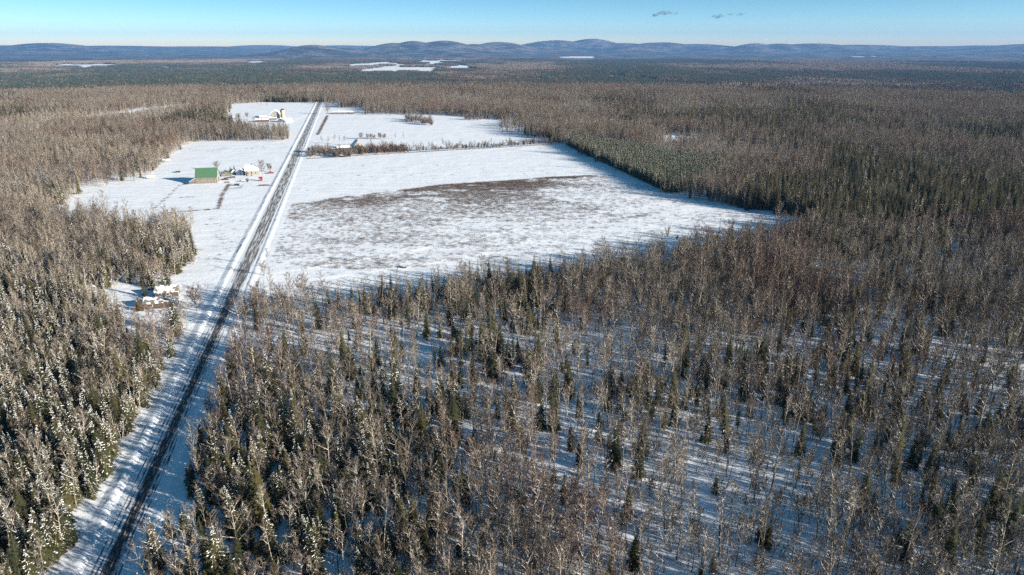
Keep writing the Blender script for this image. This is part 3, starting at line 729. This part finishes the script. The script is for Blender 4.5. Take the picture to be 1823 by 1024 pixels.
ed = PXP([(505, 368), (600, 352), (700, 340), (800, 327), (950, 318), (1088, 311)])
ye = np.interp(wx, [q[0] for q in ed], [q[1] for q in ed]); dd = ye - wy + (fbm(wx, wy, 30, 59, 2) - 0.5) * 10
band_ = np.exp(-np.clip(dd, 0, 999) / (24 + 42 * sstep(0.35, 0.65, fbm(wx, wy, 70, 53, 2)))) * sstep(-1, 3, dd) * sstep(ed[0][0] - 6, ed[0][0] + 50, wx) * sstep(ed[-1][0] + 4, ed[-1][0] - 25, wx)
pr = np.where(rg, 0.07 + 0.26 * sstep(0.40, 0.68, pat), 0.004) * (0.35 + 0.65 * sstep(90, -60, wx))
pr = np.maximum(pr * 0.7, band_ * (0.22 + 1.1 * sstep(0.41, 0.55, pat)))
k = rng.random(wx.size) < pr; wx, wy = wx[k], wy[k]; n_ = wx.size
WD = [dict(x=wx, y=wy)]
# weeds along ditches, fence lines and field margins
def line_pts(px, per_m, wid):
    P = PXP(px); xs, ys = [], []
    for (a, b2), (c, d2) in zip(P[:-1], P[1:]):
        m_ = int(math.hypot(c - a, d2 - b2) * per_m); t = rng.random(m_)
        xs.append(a + (c - a) * t + rng.normal(0, wid, m_)); ys.append(b2 + (d2 - b2) * t + rng.normal(0, wid, m_))
    return dict(x=np.concatenate(xs), y=np.concatenate(ys))
for px, pm, wd in (([(408, 328), (396, 348), (388, 372), (340, 376), (288, 380)], 2.2, 0.5), ([(320, 330), (300, 350), (275, 372)], 0.6, 0.4), ([(318, 352), (345, 351)], 1.0, .6),
                   ([(546, 283), (640, 277), (760, 270), (985, 257)], 3.0, 0.9), ([(583, 206), (575, 222), (566, 240)], 3.5, 0.9), ([(590, 204), (700, 205), (830, 207)], 1.2, 1.2),
                   ([(578, 213), (640, 212), (720, 213)], 0.5, .8), ([(1115, 388), (1160, 383)], 2.5, 1.2), ([(300, 265), (400, 268), (500, 262)], 0.5, 6), ([(360, 400), (420, 400), (380, 480)], 0.5, 7)):
    WD.append(line_pts(px, pm, wd))
W = {k: np.concatenate([q[k] for q in WD]) for k in ('x', 'y')}; n_ = W['x'].size
W.update(z=np.zeros(n_), var=rng.integers(0, 3, n_), rz=rng.uniform(0, 6.28, n_), sc=rng.uniform(0.6, 1.3, n_), lx=np.zeros(n_), ly=np.zeros(n_))
gn_scatter('dry_weeds', wc, W, np.ones(n_, bool), 'brown dry weeds poking through the snow of the fields')
# ------------------------------------------------------------------ buildings
RA = math.atan2(0.2252, 0.9743)                     # farm buildings stand square to the road
def P3(u, v, z=0.0): x, y = G(u, v); return (x, y, z)
def roof_slabs(W, D, hw, hr, ridge, ov=0.35, th=0.22, gambrel=False):
    mb = MB()
    if ridge == 'x':
        c, h2 = D / 2, D / 2
        prof = [(-ov, hw - ov * (hr - hw) / h2), (c, hr), (D + ov, hw - ov * (hr - hw) / h2)]
    else:
        c, h2 = W / 2, W / 2
        prof = [(-ov, hw - ov * (hr - hw) / h2), (c, hr), (W + ov, hw - ov * (hr - hw) / h2)]
    if gambrel:
        prof = [prof[0], (c - h2 * 0.55, hw + (hr - hw) * 0.66), prof[1], (c + h2 * 0.55, hw + (hr - hw) * 0.66), prof[2]]
    full = [(a, z + 0.02) for a, z in prof] + [(a, z + th) for a, z in reversed(prof)]
    (mb.prism_x if ridge == 'x' else mb.prism)(full, -ov, (W if ridge == 'x' else D) + ov)
    return mb
def walls(W, D, hw, hr, ridge, gambrel=False):
    mb = MB(); S = D if ridge == 'x' else W
    prof = [(0, -0.3), (S, -0.3), (S, hw), (S / 2, hr), (0, hw)]
    if gambrel: prof = [(0, -0.3), (S, -0.3), (S, hw), (S * 0.775, hw + (hr - hw) * 0.66), (S / 2, hr), (S * 0.225, hw + (hr - hw) * 0.66), (0, hw)]
    (mb.prism_x if ridge == 'x' else mb.prism)(prof, 0, W if ridge == 'x' else D)
    return mb
def window(par, x, z, w_, h_, side='front', frame='white', D=0, W=0):
    f, p = MB(), MB()
    if side == 'front':
        f.box(x - w_ / 2 - .08, x + w_ / 2 + .08, -0.05, 0.02, z - .08, z + h_ + .08); p.box(x - w_ / 2, x + w_ / 2, -0.075, 0.0, z, z + h_)
    else:
        f.box(W - 0.02, W + 0.05, x - w_ / 2 - .08, x + w_ / 2 + .08, z - .08, z + h_ + .08); p.box(W, W + 0.075, x - w_ / 2, x + w_ / 2, z, z + h_)
    o = f.obj('window', M[frame], par); p.obj('pane', M['glass'], o)
def door(par, x, w_, h_, m_='brown_wood', side='front', W=0):
    f = MB()
    if side == 'front': f.box(x - w_ / 2, x + w_ / 2, -0.07, 0.02, -0.1, h_)
    else: f.box(W - 0.02, W + 0.07, x - w_ / 2, x + w_ / 2, -0.1, h_)
    return f.obj('door', M[m_], par)
def building(name, label, cat, loc, rz, W, D, hw, hr, ridge, wm, rm, wins=(), side_wins=(), doors=(), gambrel=False, chimney=None, ov=0.35, th=0.22):
    o = empty(name, loc, rz, label, cat)
    walls(W, D, hw, hr, ridge, gambrel).obj('wall', M[wm], o)
    rf = roof_slabs(W, D, hw, hr, ridge, ov, th, gambrel).obj('roof', M[rm], o)
    for (x, z, a, b_) in wins: window(o, x, z, a, b_)
    for (x, z, a, b_) in side_wins: window(o, x, z, a, b_, 'side', W=W)
    for (x, a, b_) in doors: door(o, x, a, b_)
    if chimney:
        c = MB(); c.box(chimney[0] - .4, chimney[0] + .4, chimney[1] - .4, chimney[1] + .4, hw, hr + 1.0); c.obj('chimney', M['brown_wood'], rf)
    return o
def lean_to(par, x0, x1, D, z0, z1, wm, rm, front=0.0):
    mb = MB(); mb.prism([(x0, -0.3), (x1, -0.3), (x1, z1), (x0, z0)], front, D); mb.obj('lean_to', M[wm], par)
    mb = MB(); s = 1 if x1 > x0 else -1
    mb.prism([(x0 - 0.3 * s, z0 + .0), (x1, z1 + .03), (x1, z1 + .22), (x0 - 0.3 * s, z0 + .2)], front - .3, D + .3); mb.obj('lean_to_roof', M[rm], par)
# green-roofed barn
bl = building('barn', 'large weathered barn with a green metal roof', 'barn', P3(349, 327.5), RA, 15.6, 13, 4.9, 11.0, 'x', 'plank', 'green_roof',
         [(x, 1.4, 0.9, 0.9) for x in (1.6, 4.2, 6.9, 9.4, 11.8, 13.8)], [(4, 5.6, 1.1, 1.2), (9, 5.6, 1.1, 1.2)], [(13, 0.1, 0.1)], th=0.14)
lean_to(bl, -4.8, -0.02, 12.6, 1.5, 4.4, 'plank', 'halfroof', 0.15)
mb = MB(); mb.prism_x([(0.05, -0.2), (12.95, -0.2), (12.95, 4.85), (6.5, 10.85), (0.05, 4.85)], 15.6, 15.66); mb.obj('sunlit_gable_sheet', M['cream'], bl)  # paler sheet over the planks: sunlight on this end put into colour
door(bl, 6.5, 3.2, 3.6, 'brown_wood', 'side', W=15.67)
for k in range(3):
    mb = MB(); mb.box(-3.9 + k * 1.3, -3.3 + k * 1.3, 0.08, 0.2, 0.8, 1.4); mb.obj('window', M['glass'], bl)
# farmhouse and yard buildings
fh = building('farmhouse', 'pale farmhouse with a broad snow covered roof behind two dark columnar cedars', 'house', P3(437, 312.5), RA, 10.5, 9, 3.9, 7.6, 'x', 'cream', 'snowroof',
         [(2.2, 1.2, 1.1, 1.3), (5.2, 1.2, 1.1, 1.3), (8.3, 1.2, 1.1, 1.3)], [(3, 1.2, 1, 1.2), (6, 1.2, 1, 1.2), (4.5, 4.4, 0.9, 1.0)], chimney=(5, 4.8))
mb = MB(); mb.prism([(-7.5, -0.2), (-0.02, -0.2), (-0.02, 3.0), (-3.8, 5.2), (-7.5, 3.0)], 1.5, 7.0); mb.obj('wing', M['blue'], fh)  # blue shade on the wing's walls put into their colour
mb = MB(); mb.prism([(-7.9, 2.8), (-3.8, 5.24), (-0.02, 3.0), (-0.02, 3.22), (-3.8, 5.46), (-7.9, 3.02)], 1.2, 7.3); mb.obj('wing_roof', M['snowroof'], fh)
building('shed', 'small shed with a green roof beside the big barn', 'shed', P3(394, 314.5), RA, 8.0, 4.5, 2.0, 3.9, 'y', 'plank', 'green_roof', [(2, 0.8, 0.8, 0.8)], th=0.12)
building('garage', 'small garage with a tilted snow covered roof next to dark evergreens', 'garage', P3(412.5, 312), RA + 0.5, 4.2, 6.0, 2.4, 4.3, 'y', 'white', 'snowroof', [(1.2, 1, .8, .9)], doors=[(2.9, 1.6, 2.0)])
building('garden_shed', 'bright red little shed near the road at the farm', 'shed', P3(461.5, 322.5), RA, 2.3, 2.2, 2.3, 3.1, 'x', 'bright_red', 'bright_red', [(0.6, 1.1, 0.5, 0.6)], doors=[(1.6, 0.8, 1.8)], th=0.1)
building('hut', 'low snow roofed hut on the edge of the woods behind the barn', 'hut', P3(290, 289), RA, 5.5, 4, 1.6, 2.6, 'x', 'grey_wood', 'snowroof', [(1.5, .5, .6, .6)])
building('hut', 'low snow roofed hut at the wood edge in line with the barn shadow', 'hut', P3(262, 318.5), RA, 5.0, 3.5, 1.3, 2.2, 'x', 'grey_wood', 'snowroof', [(1.5, .4, .6, .5)])
# far farm
fb = building('barn', 'tall grey gabled barn beside the tan silo', 'barn', P3(481.5, 211), RA - 0.05, 13, 18, 5.2, 11.2, 'y', 'grey_wood', 'snowroof', [(3, 2, 1, 1), (6.5, 6.5, 1.2, 1.4), (10, 2, 1, 1)], doors=[(6.5, 3, 3.4)], gambrel=True, ov=0.8, th=0.35)
sx_, sy_ = G(504.5, 211); si = empty('silo', (sx_, sy_, 0), 0, 'tan stave silo with a dark cap beside the grey barn', 'silo')
def ringcyl(mb, r0, r1, z0, z1, n_=18):
    mb.tube([(0, 0, z0), (0, 0, z1)], [r0, r1], n_, 0, True)
mb = MB(); ringcyl(mb, 2.8, 2.8, -0.3, 12.0); mb.obj('stave_wall', M['tan'], si)
mb = MB(); mb.tube([(0, 0, 12.02), (0, 0, 13.1), (0, 0, 13.9), (0, 0, 14.2)], [2.9, 2.4, 1.3, 0.2], 18, 0, True); mb.obj('dome_cap', M['dark'], si)
for k in range(5):
    mb = MB(); mb.tube([(0, 0, 1.5 + 2.2 * k), (0, 0, 1.7 + 2.2 * k)], [2.86, 2.86], 18, 0, True); mb.obj('hoop', M['dark'], si)
mb = MB(); mb.box(-3.6, -2.75, -0.6, 0.6, 0, 12.2); mb.obj('chute', M['dark'], si)
building('red_barn', 'long low red barn with a snow roof in front of the silo farm', 'barn', P3(455, 217.5), RA, 17.5, 8, 3.0, 4.6, 'x', 'red', 'snowroof', [(x, 1.0, .9, .8) for x in (2.5, 6, 9.5, 13)], doors=[(15.5, 1.5, 2.2)])
building('cow_shed', 'low shed with dark open front against the grey barn', 'shed', P3(480.5, 213.5), RA, 9, 5, 2.6, 3.6, 'x', 'brown_wood', 'snowroof', [(1.6, .6, 1.6, 1.3), (4.5, .6, 1.8, 1.3), (7.3, .6, 1.6, 1.3)])
building('workshop', 'blue-shaded gabled workshop at the foot of the silo', 'shed', P3(494.5, 217.5), RA, 7.5, 8, 3.0, 5.4, 'y', 'blue', 'snowroof', [(2, 1, .9, .9), (5.4, 1, .9, .9)])  # wall colour carries the blue shade lying over this building
building('long_shed', 'long low grey shed with snow roof left of the grey barn', 'shed', P3(462, 211.5), RA, 16, 7, 2.4, 3.8, 'x', 'grey_wood', 'snowroof', [(3, .8, 1, .8), (8, .8, 1, .8), (13, .8, 1, .8)])
building('farm_cottage', 'snow covered white cottage nearest the road at the silo farm', 'house', P3(509, 217.5), RA, 8, 6, 2.4, 4.6, 'x', 'white', 'snowroof', [(2, .9, .9, 1), (5.8, .9, .9, 1)], doors=[(4, 1, 2)])
building('machine_shed', 'very long low shed with snow roof beyond the second field', 'shed', P3(592, 203), RA - 0.18, 33, 11, 2.6, 4.2, 'x', 'brown_wood', 'snowroof', [(x, .6, 2.2, 1.5) for x in (3, 8, 13, 18, 23, 28)])
# house in the hedgerow
hh_ = building('gabled_house', 'cream gabled house with steep roof in the hedgerow between two fields', 'house', P3(631, 267), RA + 0.25, 9.5, 11, 4.2, 9.2, 'y', 'cream', 'snowroof', [(2.4, 1, 1, 1.4), (6.8, 1, 1, 1.4), (4.7, 5, 1.1, 1.4)], doors=[(4.6, 1, 2.1)], chimney=(4.7, 6))
mb = MB(); mb.prism_x([(3, -0.2), (9, -0.2), (9, 2.6), (6, 4.0), (3, 2.6)], -17, -0.02); mb.obj('wing', M['brown_wood'], hh_)
mb = MB(); mb.prism_x([(2.6, 2.42), (6, 4.03), (9.4, 2.42), (9.4, 2.66), (6, 4.27), (2.6, 2.66)], -17.3, -0.02); mb.obj('wing_roof', M['snowroof'], hh_)
for x in (-15, -11.5, -8, -4.5): 
    mb = MB(); mb.box(x - .5, x + .5, 2.93, 3.02, 0.9, 1.9); mb.obj('window', M['glass'], hh_)
building('tool_shed', 'low brown shed in the hedgerow close to the road', 'shed', P3(573, 271), RA, 8, 5, 2.0, 3.3, 'x', 'brown_wood', 'snowroof', [(2, .7, .8, .7), (6, .7, .8, .7)])
# cottage by the road in the near left woods
c2 = building('cabin', 'upper cabin of two, with snowy roof and sunlit cream gable end', 'cabin', P3(277, 531), RA + 0.02, 9.0, 6.0, 2.4, 4.2, 'x', 'brown_wood', 'halfroof', [(2, .9, 1, .9), (5, .9, 1, .9)], [(3, 1.0, 1.0, 1.1)], th=0.3)
mb = MB(); mb.prism_x([(0.05, -0.1), (5.95, -0.1), (5.95, 2.35), (3, 4.1), (0.05, 2.35)], 9.0, 9.06); mb.obj('sunlit_gable_sheet', M['cream'], c2)  # cream end sheet, its paleness painting in the sun on this gable
c1 = building('cabin', 'lower cabin of two, brown walled with a snowy porch roof', 'cabin', P3(257, 551), RA - 0.05, 7.2, 5.5, 2.5, 3.9, 'x', 'brown_wood', 'halfroof', [(1.8, .9, .8, 1.1), (2.9, .9, .8, 1.1)], doors=[(5.4, .9, 2.0)], th=0.3)
lean_to(c1, 11.8, 7.22, 5.4, 2.0, 3.0, 'brown_wood', 'halfroof', 0.6)
building('hut', 'tiny dark hut with snowy roof in the clearing left of the cabins', 'hut', P3(152, 521), RA, 3.0, 2.6, 1.7, 2.6, 'x', 'brown_wood', 'snowroof', [(.9, .7, .5, .5)], doors=[(2.1, .7, 1.5)])
# ------------------------------------------------------------------ farm vehicles and yard things
def vehicle(name, label, cat, loc, rz, body, kind='pickup', snow=False):
    o = empty(name, loc, rz, label, cat)
    L = 5.2 if kind == 'pickup' else 4.4
    mb = MB(); mb.prism_x([(-.9, .45), (.9, .45), (.92, .95), (-.92, .95)], 0, L); b_ = mb.obj('body', M[body], o)
    mb = MB()
    x0, x1 = (1.5, 3.3) if kind == 'pickup' else (1.0, 3.6)
    mb.prism([(x0 - .3, .96), (x1 + .5, .96), (x1, 1.65), (x0, 1.65)], -.8, .8); c_ = mb.obj('cab', M['glass'], o)
    mb = MB(); mb.box(x0 - .02, x1 + .02, -.78, .78, 1.66, 1.78 if snow else 1.71); mb.obj('cab_roof', M['tsnow'] if snow else M[body], c_)
    if snow: mb = MB(); mb.prism([(x1 + .5, .97), (L - .05, .97), (L - .2, 1.08), (x1 + .5, 1.1)], -.85, .85); mb.obj('snow_cover', M['tsnow'], o)
    for x in (.95, L - .95):
        for s in (-1, 1):
            mb = MB(); mb.tube([(x, s * .72, .36), (x, s * .93, .36)], [.36, .36], 12); q = mb.obj('wheel', M['rubber'], o)
    for s in (-.6, .6): mb = MB(); mb.box(L, L + .04, s - .16, s + .16, .68, .86); mb.obj('headlight', M['white'], o)
    return o
vehicle('pickup_truck', 'dark red pickup parked in the yard right of the barn', 'truck', P3(395, 321), RA + .1, 'red')
vehicle('car', 'dark snow-topped car parked below the drive', 'car', P3(417, 330.5), RA - .2, 'dark', 'car', True)
vehicle('car', 'blue-black car parked behind the red pickup', 'car', P3(409, 317.5), RA + .3, 'blue', 'car', True)
vehicle('pickup_truck', 'red pickup by the bare tree at the road side of the farmhouse', 'truck', P3(476, 309.5), RA + .2, 'bright_red')
vehicle('van', 'dark machine standing alone in the field behind the barn', 'van', P3(312, 307.5), RA + .1, 'dark', 'car', True)
def pile(name, label, u, v, L, rz, n_, col):
    o = empty(name, P3(u, v), rz, label, 'log pile')
    for k in range(n_):
        q = rnd.random(); x = rnd.uniform(0, L * 0.4); mb = MB()
        y, z = (k % 4) * .42 + rnd.uniform(-.1, .1), .2 + (k // 4) * .36
        mb.tube([(x, y, z), (x + L * .6, y + rnd.uniform(-.2, .2), z)], [.2, .16], 7); mb.obj('log', M[col], o)
pile('log_pile', 'long low pile of brown logs in the field below the red shed', 460, 331.5, 9, RA + .05, 9, 'brown_wood')
pile('log_pile', 'reddish heap of boards in the yard under the red pickup', 398, 325.5, 5, RA, 6, 'red')
pile('log_pile', 'dark heap of scrap at the barn lean-to corner', 325, 329, 5, RA, 8, 'dark')
def rail_fence(name, label, pxs):
    P = [Vector((*G(*p), 0)) for p in pxs]; o = empty(name, P[0], 0, label, 'fence')
    for a, c in zip(P[:-1], P[1:]):
        Ls = (c - a).length; n_ = max(2, int(Ls / 3.5))
        for k in range(n_):
            q = a.lerp(c, k / n_) - P[0]; mb = MB(); mb.tube([q + Vector((0, 0, -.3)), q + Vector((0, 0, 1.25))], [.08, .07], 5); mb.obj('post', M['brown_wood'], o)
        for z in (.6, 1.1):
            mb = MB(); mb.tube([a - P[0] + Vector((0, 0, z)), c - P[0] + Vector((0, 0, z))], [.06, .06], 4); mb.obj('rail', M['brown_wood'], o)
rail_fence('rail_fence', 'low brown rail fence around the paddock below the drive', [(406, 337), (429, 336.5), (434, 330)])
rail_fence('rail_fence', 'thin fence running along the near edge of the second field', [(560, 262), (600, 259), (640, 257)])
o = empty('marker_stake', P3(660, 483), 0, 'lone thin wooden stake standing in the big field near the woods', 'stake')
mb = MB(); mb.tube([(0, 0, -.3), (.1, 0, 2.6)], [.11, .08], 6); mb.obj('post', M['plank'], o)
mb = MB(); mb.tube([(.05, -.35, 2.2), (.05, .35, 2.25)], [.06, .06], 5); mb.obj('cross_piece', M['plank'], o)
o = empty('feed_box', P3(720, 477), .3, 'small dark box lying in the big field near the wood edge', 'box')
mb = MB(); mb.box(-.9, .9, -.6, .6, -.1, 1.0); mb.obj('crate_body', M['dark'], o)
mb = MB(); mb.box(-.95, .95, -.65, .65, 1.01, 1.15); mb.obj('lid', M['tsnow'], o)
# ------------------------------------------------------------------ trees one can tell apart around the farms and hedges
def plant(kind, name, u, v, var, sc, label, cat='tree', group=None, lean=0.0):
    x, y = G(u, v); o = kind.place(name, (x, y, 0), var, rnd.uniform(0, 6.28), sc, (rnd.uniform(-lean, lean), rnd.uniform(-lean, lean)))
    return tag(o, label, cat, group)
plant(yard, 'bare_tree', 468, 311, 1, 0.95, 'large round bare brown tree beside the farmhouse')
plant(yard, 'bare_tree', 481, 306, 2, 1.0, 'smaller grey bare tree behind the round tree at the farmhouse')
plant(yard, 'bare_tree', 387, 304, 0, 0.8, 'bare grey tree rising behind the barn gable')
plant(hdg, 'bare_shrub', 440.5, 324.5, 2, .9, 'round brown bush in the farm yard left of the red shed', 'shrub')
plant(yard, 'bare_tree', 352, 553, 0, 1.05, 'lone round bare tree at the road beside the two cabins')
plant(yard, 'bare_tree', 583, 204, 1, 1.25, 'big tan round-crowned tree at the far end of the road')
plant(hard, 'bare_tree', 476, 193, 6, .75, 'slim bare tree alone in the snow above the silo farm')
plant(hard, 'bare_tree', 465, 190, 7, .8, 'one of two small trees on the fence line above the silo farm, right')
plant(hard, 'bare_tree', 458, 189, 7, .9, 'one of two small trees on the fence line above the silo farm, left')
plant(yard, 'bare_tree', 440, 213, 0, 1.0, 'brown bushy tree at the left end of the long red barn')
plant(yard, 'bare_tree', 425, 212, 2, 1.1, 'grey bushy tree further left of the long red barn')
plant(hdg, 'bare_shrub', 1188, 421, 1, 1.25, 'lone brown bushy shrub standing in the big field near its right end', 'shrub')
plant(hdg, 'bare_shrub', 1205, 427, 2, .7, 'low brush clump just right of the lone bushy shrub in the field', 'shrub')
CEDAR = Kind('cedar_tree', [M['trunk'], M['needle'], M['tsnow']], [spruce(6.5, .75, .05, .3, .03, 7, 4), spruce(7.5, 2.2, .05, .4, .03)], [6.5, 7.5])
BCED = Kind('brown_cedar', [M['trunk'], M['brown_ever'], M['tsnow']], [spruce(8, 2.6, .05, .4, .03)], [8])
plant(hdg, 'bare_shrub', 402, 309, 0, .8, 'bare bush behind the small green-roofed shed', 'shrub')
plant(hdg, 'bare_shrub', 428, 324, 2, .5, 'low bare bush in the middle of the farm yard', 'shrub')
plant(CEDAR, 'dark_evergreen', 459, 311, 1, .6, 'small dark evergreen at the road end of the farmhouse')
plant(CEDAR, 'columnar_cedar', 440, 313.5, 0, 1.0, 'dark columnar cedar before the farmhouse, nearer the barn')
plant(CEDAR, 'columnar_cedar', 448.5, 313.5, 0, 1.0, 'dark columnar cedar before the farmhouse, nearer the road')
plant(CEDAR, 'dark_evergreen', 411, 307.5, 1, .75, 'dark evergreen behind the tilted white roof, the smaller of two')
plant(CEDAR, 'dark_evergreen', 418, 308.5, 1, 1.0, 'dark evergreen behind the tilted white roof, the larger of two')
plant(BCED, 'brown_evergreen', 644, 275, 0, 1.0, 'rusty brown evergreen in front of the cream gabled house')
plant(BCED, 'brown_evergreen', 249, 553, 0, .8, 'rusty brown evergreen at the left end of the lower cabin')
plant(spr, 'tall_spruce', 258, 529, 0, .8, 'dark spruce behind the left end of the upper cabin', 'spruce tree')
plant(spr, 'tall_spruce', 345, 202, 1, 1.4, 'broad dark evergreen standing above the woods left of the silo farm', 'spruce tree')
# hedgerow between the big field and the second field
us = np.concatenate([np.linspace(549, 722, 96), np.linspace(726, 982, 48)]); nt_ = ns_ = 0
for k, u in enumerate(us):
    near = u < 724; v = 281 - (u - 550) * (281 - 256.5) / 430
    v += rnd.uniform(-10, 0) * (1 - (u - 549) / 260) if near else rnd.uniform(-1.2, .3)
    if 592 < u < 632 and v < 277: v += 4.5
    if k % 5 == 3:
        plant(hard, 'hedge_tree', u, v, rnd.choice([5, 7, 10]), rnd.uniform(.65, 1.0), 'slim bare hedge tree, %s of its kind from the road along the field hedgerow' % ORD[nt_], 'tree', 'trees of the field hedgerow'); nt_ += 1
    else:
        lb = '%s bare shrub from the road in the hedgerow between the two fields' % ORD[ns_] if ns_ < len(ORD) else '%s shrub along the thin wooded end of the hedgerow of the two fields' % ORD[ns_ - 78] if ns_ >= 78 else '%s shrub past the gabled house in the hedgerow of the two fields' % ORD[ns_ - len(ORD)]
        plant(hdg, 'hedge_shrub', u, v, rnd.choice([0, 1, 2]), rnd.uniform(1.3, 2.3) if near else rnd.uniform(1.0, 1.9), lb, 'shrub', 'shrubs of the field hedgerow'); ns_ += 1
for k, (u, v, q, s_) in enumerate([(575, 258, 5, .8), (585, 257, 7, .9), (595, 256, 5, .85), (605, 257, 7, 1.0), (612, 258, 5, .8)]):
    plant(hard, 'hedge_tree', u, v, q, s_, 'bare tree, %s from the road in the grove above the brown shed' % ORD[k], 'tree', 'grove by the road')
for k, (u, v) in enumerate([(643, 248), (655, 248), (661, 247), (666, 248), (677, 247.5), (684, 248)]):
    plant(yard, 'round_bush_tree', u, v, 2, rnd.uniform(.65, 1.0), 'small round bare tree behind the gabled house, %s from the left of six' % ORD[k], 'tree', 'round trees behind the gabled house')
for k, (u, v) in enumerate([(704, 249), (718, 248)]): plant(hard, 'hedge_tree', u, v, 7, .8, 'slender bare tree standing alone in the second field, %s of two from left' % ORD[k], 'tree')
for k in range(34):
    a = (k + rnd.random()) / 34; u, v = 722 + a * 48, 215 + a * 6.5 + rnd.uniform(-3, 2.5)
    lb = 'bare tree in the dense oval copse in the second field, %s from its left end' % ORD[k]
    if k % 3: plant(hdg, 'copse_shrub', u, v, k % 2, rnd.uniform(1.5, 2.3), lb.replace('tree', 'shrub'), 'shrub', 'growth of the oval copse')
    else: plant(hard, 'copse_tree', u, v, rnd.choice([3, 5, 10]), rnd.uniform(.8, 1.1), lb, 'tree', 'growth of the oval copse')
for k in range(18):
    u, v = 826 + k * 2.2, rnd.uniform(210, 215.5); lb = 'brown bare tree in the upper copse at second field edge, %s from left' % ORD[k]
    if k % 3: plant(hdg, 'copse_shrub', u, v, k % 2, rnd.uniform(1.3, 1.9), lb.replace('tree', 'shrub'), 'shrub', 'growth of the upper copse')
    else: plant(hard, 'copse_tree', u, v, rnd.choice([3, 5, 10]), rnd.uniform(.75, 1.05), lb, 'tree', 'growth of the upper copse')
# ------------------------------------------------------------------ far wind turbines, mast and clouds
def ground_at(u, D):
    a = math.atan2((u - 911.5), FPX * math.cos(PITCH) + 428 * math.sin(PITCH)); x, y = math.sin(a) * D, math.cos(a) * D
    return x, y, float(terrain(x, y))
tm = MB(); tm.tube([(0, 0, -8), (0, 0, 95)], [4.2, 2.6], 8); tower = tm.mesh('tower', [M['turbine']])
tm = MB(); tm.box(-2.5, 2.5, -5, 7, 94, 99); nac = tm.mesh('nacelle', [M['turbine']])
tm = MB(); tm.prism([(-2.2, 2), (2.2, 2), (2.6, 14), (.5, 52), (-.5, 52), (-1.6, 14)], -6.6, -5.6); bld = tm.mesh('blade', [M['turbine']])
for k, (u, D) in enumerate([(984, 17300), (993, 17400), (1040, 17600), (1046, 17700), (1052, 17750), (1058, 17700), (1345, 16500), (1361, 16650), (1399, 16900), (1417, 17100), (1440, 16700), (1455, 17300), (1492, 17500)]):
    x, y, z = ground_at(u, D); o = empty('wind_turbine', (x, y, z), 0, 'tiny white wind turbine on the far ridge, %s turbine from the left' % ORD[k], 'wind turbine', 'wind turbines on the far ridge')
    link('tower', tower, o); link('nacelle', nac, o)
    a0 = rnd.uniform(0, 2)
    for j in range(3): link('blade', bld, o, (0, 0, 96.5), (0, a0 + j * 2.0944, 0))
x, y, z = ground_at(560, 11450); o = empty('radio_mast', (x, y, z), 0, 'thin radio mast on top of the dark rounded hill', 'mast')
mb = MB(); mb.tube([(0, 0, -5), (0, 0, 95)], [2.6, .8], 4); mb.obj('lattice_tower', M['grey_wood'], o)
for zz in (40, 70): mb = MB(); mb.box(-3, 3, -3, 3, zz, zz + 2); mb.obj('platform', M['grey_wood'], o)
m = bpy.data.materials.new('cloud_vapour'); m.use_nodes = True; n = m.node_tree.nodes; n.clear()
out = n.new('ShaderNodeOutputMaterial'); pv_ = n.new('ShaderNodeVolumePrincipled')
pv_.inputs['Color'].default_value = (0.30, 0.42, 0.48, 1); pv_.inputs['Density'].default_value = 0.012
m.node_tree.links.new(pv_.outputs[0], out.inputs['Volume'])
for k, (u, v, wpx, hpx) in enumerate([(1180, 24.5, 32, 9), (1203, 24.5, 10, 6), (1278, 29, 20, 7), (1301, 25.5, 13, 4), (1319, 26, 13, 5)]):
    d = ray(u, v); D = 19000.0; q = D / d[1]; px = D / FPX
    mb = MB()
    for j in range(9):
        t = j / 8 - .5; cxx = t * wpx * px * 0.8; r_ = wpx * px * rnd.uniform(.12, .24) * (1.2 - abs(t)); czz = rnd.uniform(-.25, .35) * hpx * px * (1 - abs(t)) + t * hpx * px * .3
        k0 = len(mb.v); mb.tube([(cxx, 0, czz - r_ * .45), (cxx + r_ * .3, 0, czz - r_ * .3), (cxx, 0, czz), (cxx - r_ * .2, 0, czz + r_ * .35), (cxx, 0, czz + r_ * .5)], [r_ * .3, r_ * .9, r_, r_ * .7, r_ * .15], 9)
        mb.f.append(tuple(k0 + i for i in reversed(range(9)))); mb.m.append(0)
    o = mb.obj('cloud', m, None, (d[0] * q, D, CAM_H + d[2] * q))
    tag(o, ['wedge shaped grey wisp of cloud, leftmost in the sky', 'faint small cloud wisp just right of the leftmost one', 'thin slanting grey cloud wisp, first of the trio', 'narrow cloud wisp, middle of the trio', 'small cloud wisp at the end of the trio'][k], 'cloud', 'wisps of cloud')
# ------------------------------------------------------------------ the air
mb = MB(); mb.box(-24500, 24500, -24500, 24500, -90, 560)
m = bpy.data.materials.new('haze_air'); m.use_nodes = True; n = m.node_tree.nodes; n.clear()
out = n.new('ShaderNodeOutputMaterial'); pv_ = n.new('ShaderNodeVolumePrincipled')
pv_.inputs['Color'].default_value = (0.16, 0.40, 0.84, 1); pv_.inputs['Density'].default_value = 0.000034; pv_.inputs['Anisotropy'].default_value = 0.0
m.node_tree.links.new(pv_.outputs[0], out.inputs['Volume'])
hz = mb.obj('haze', m); tag(hz, 'thin blue winter haze over the whole valley', kind='stuff')
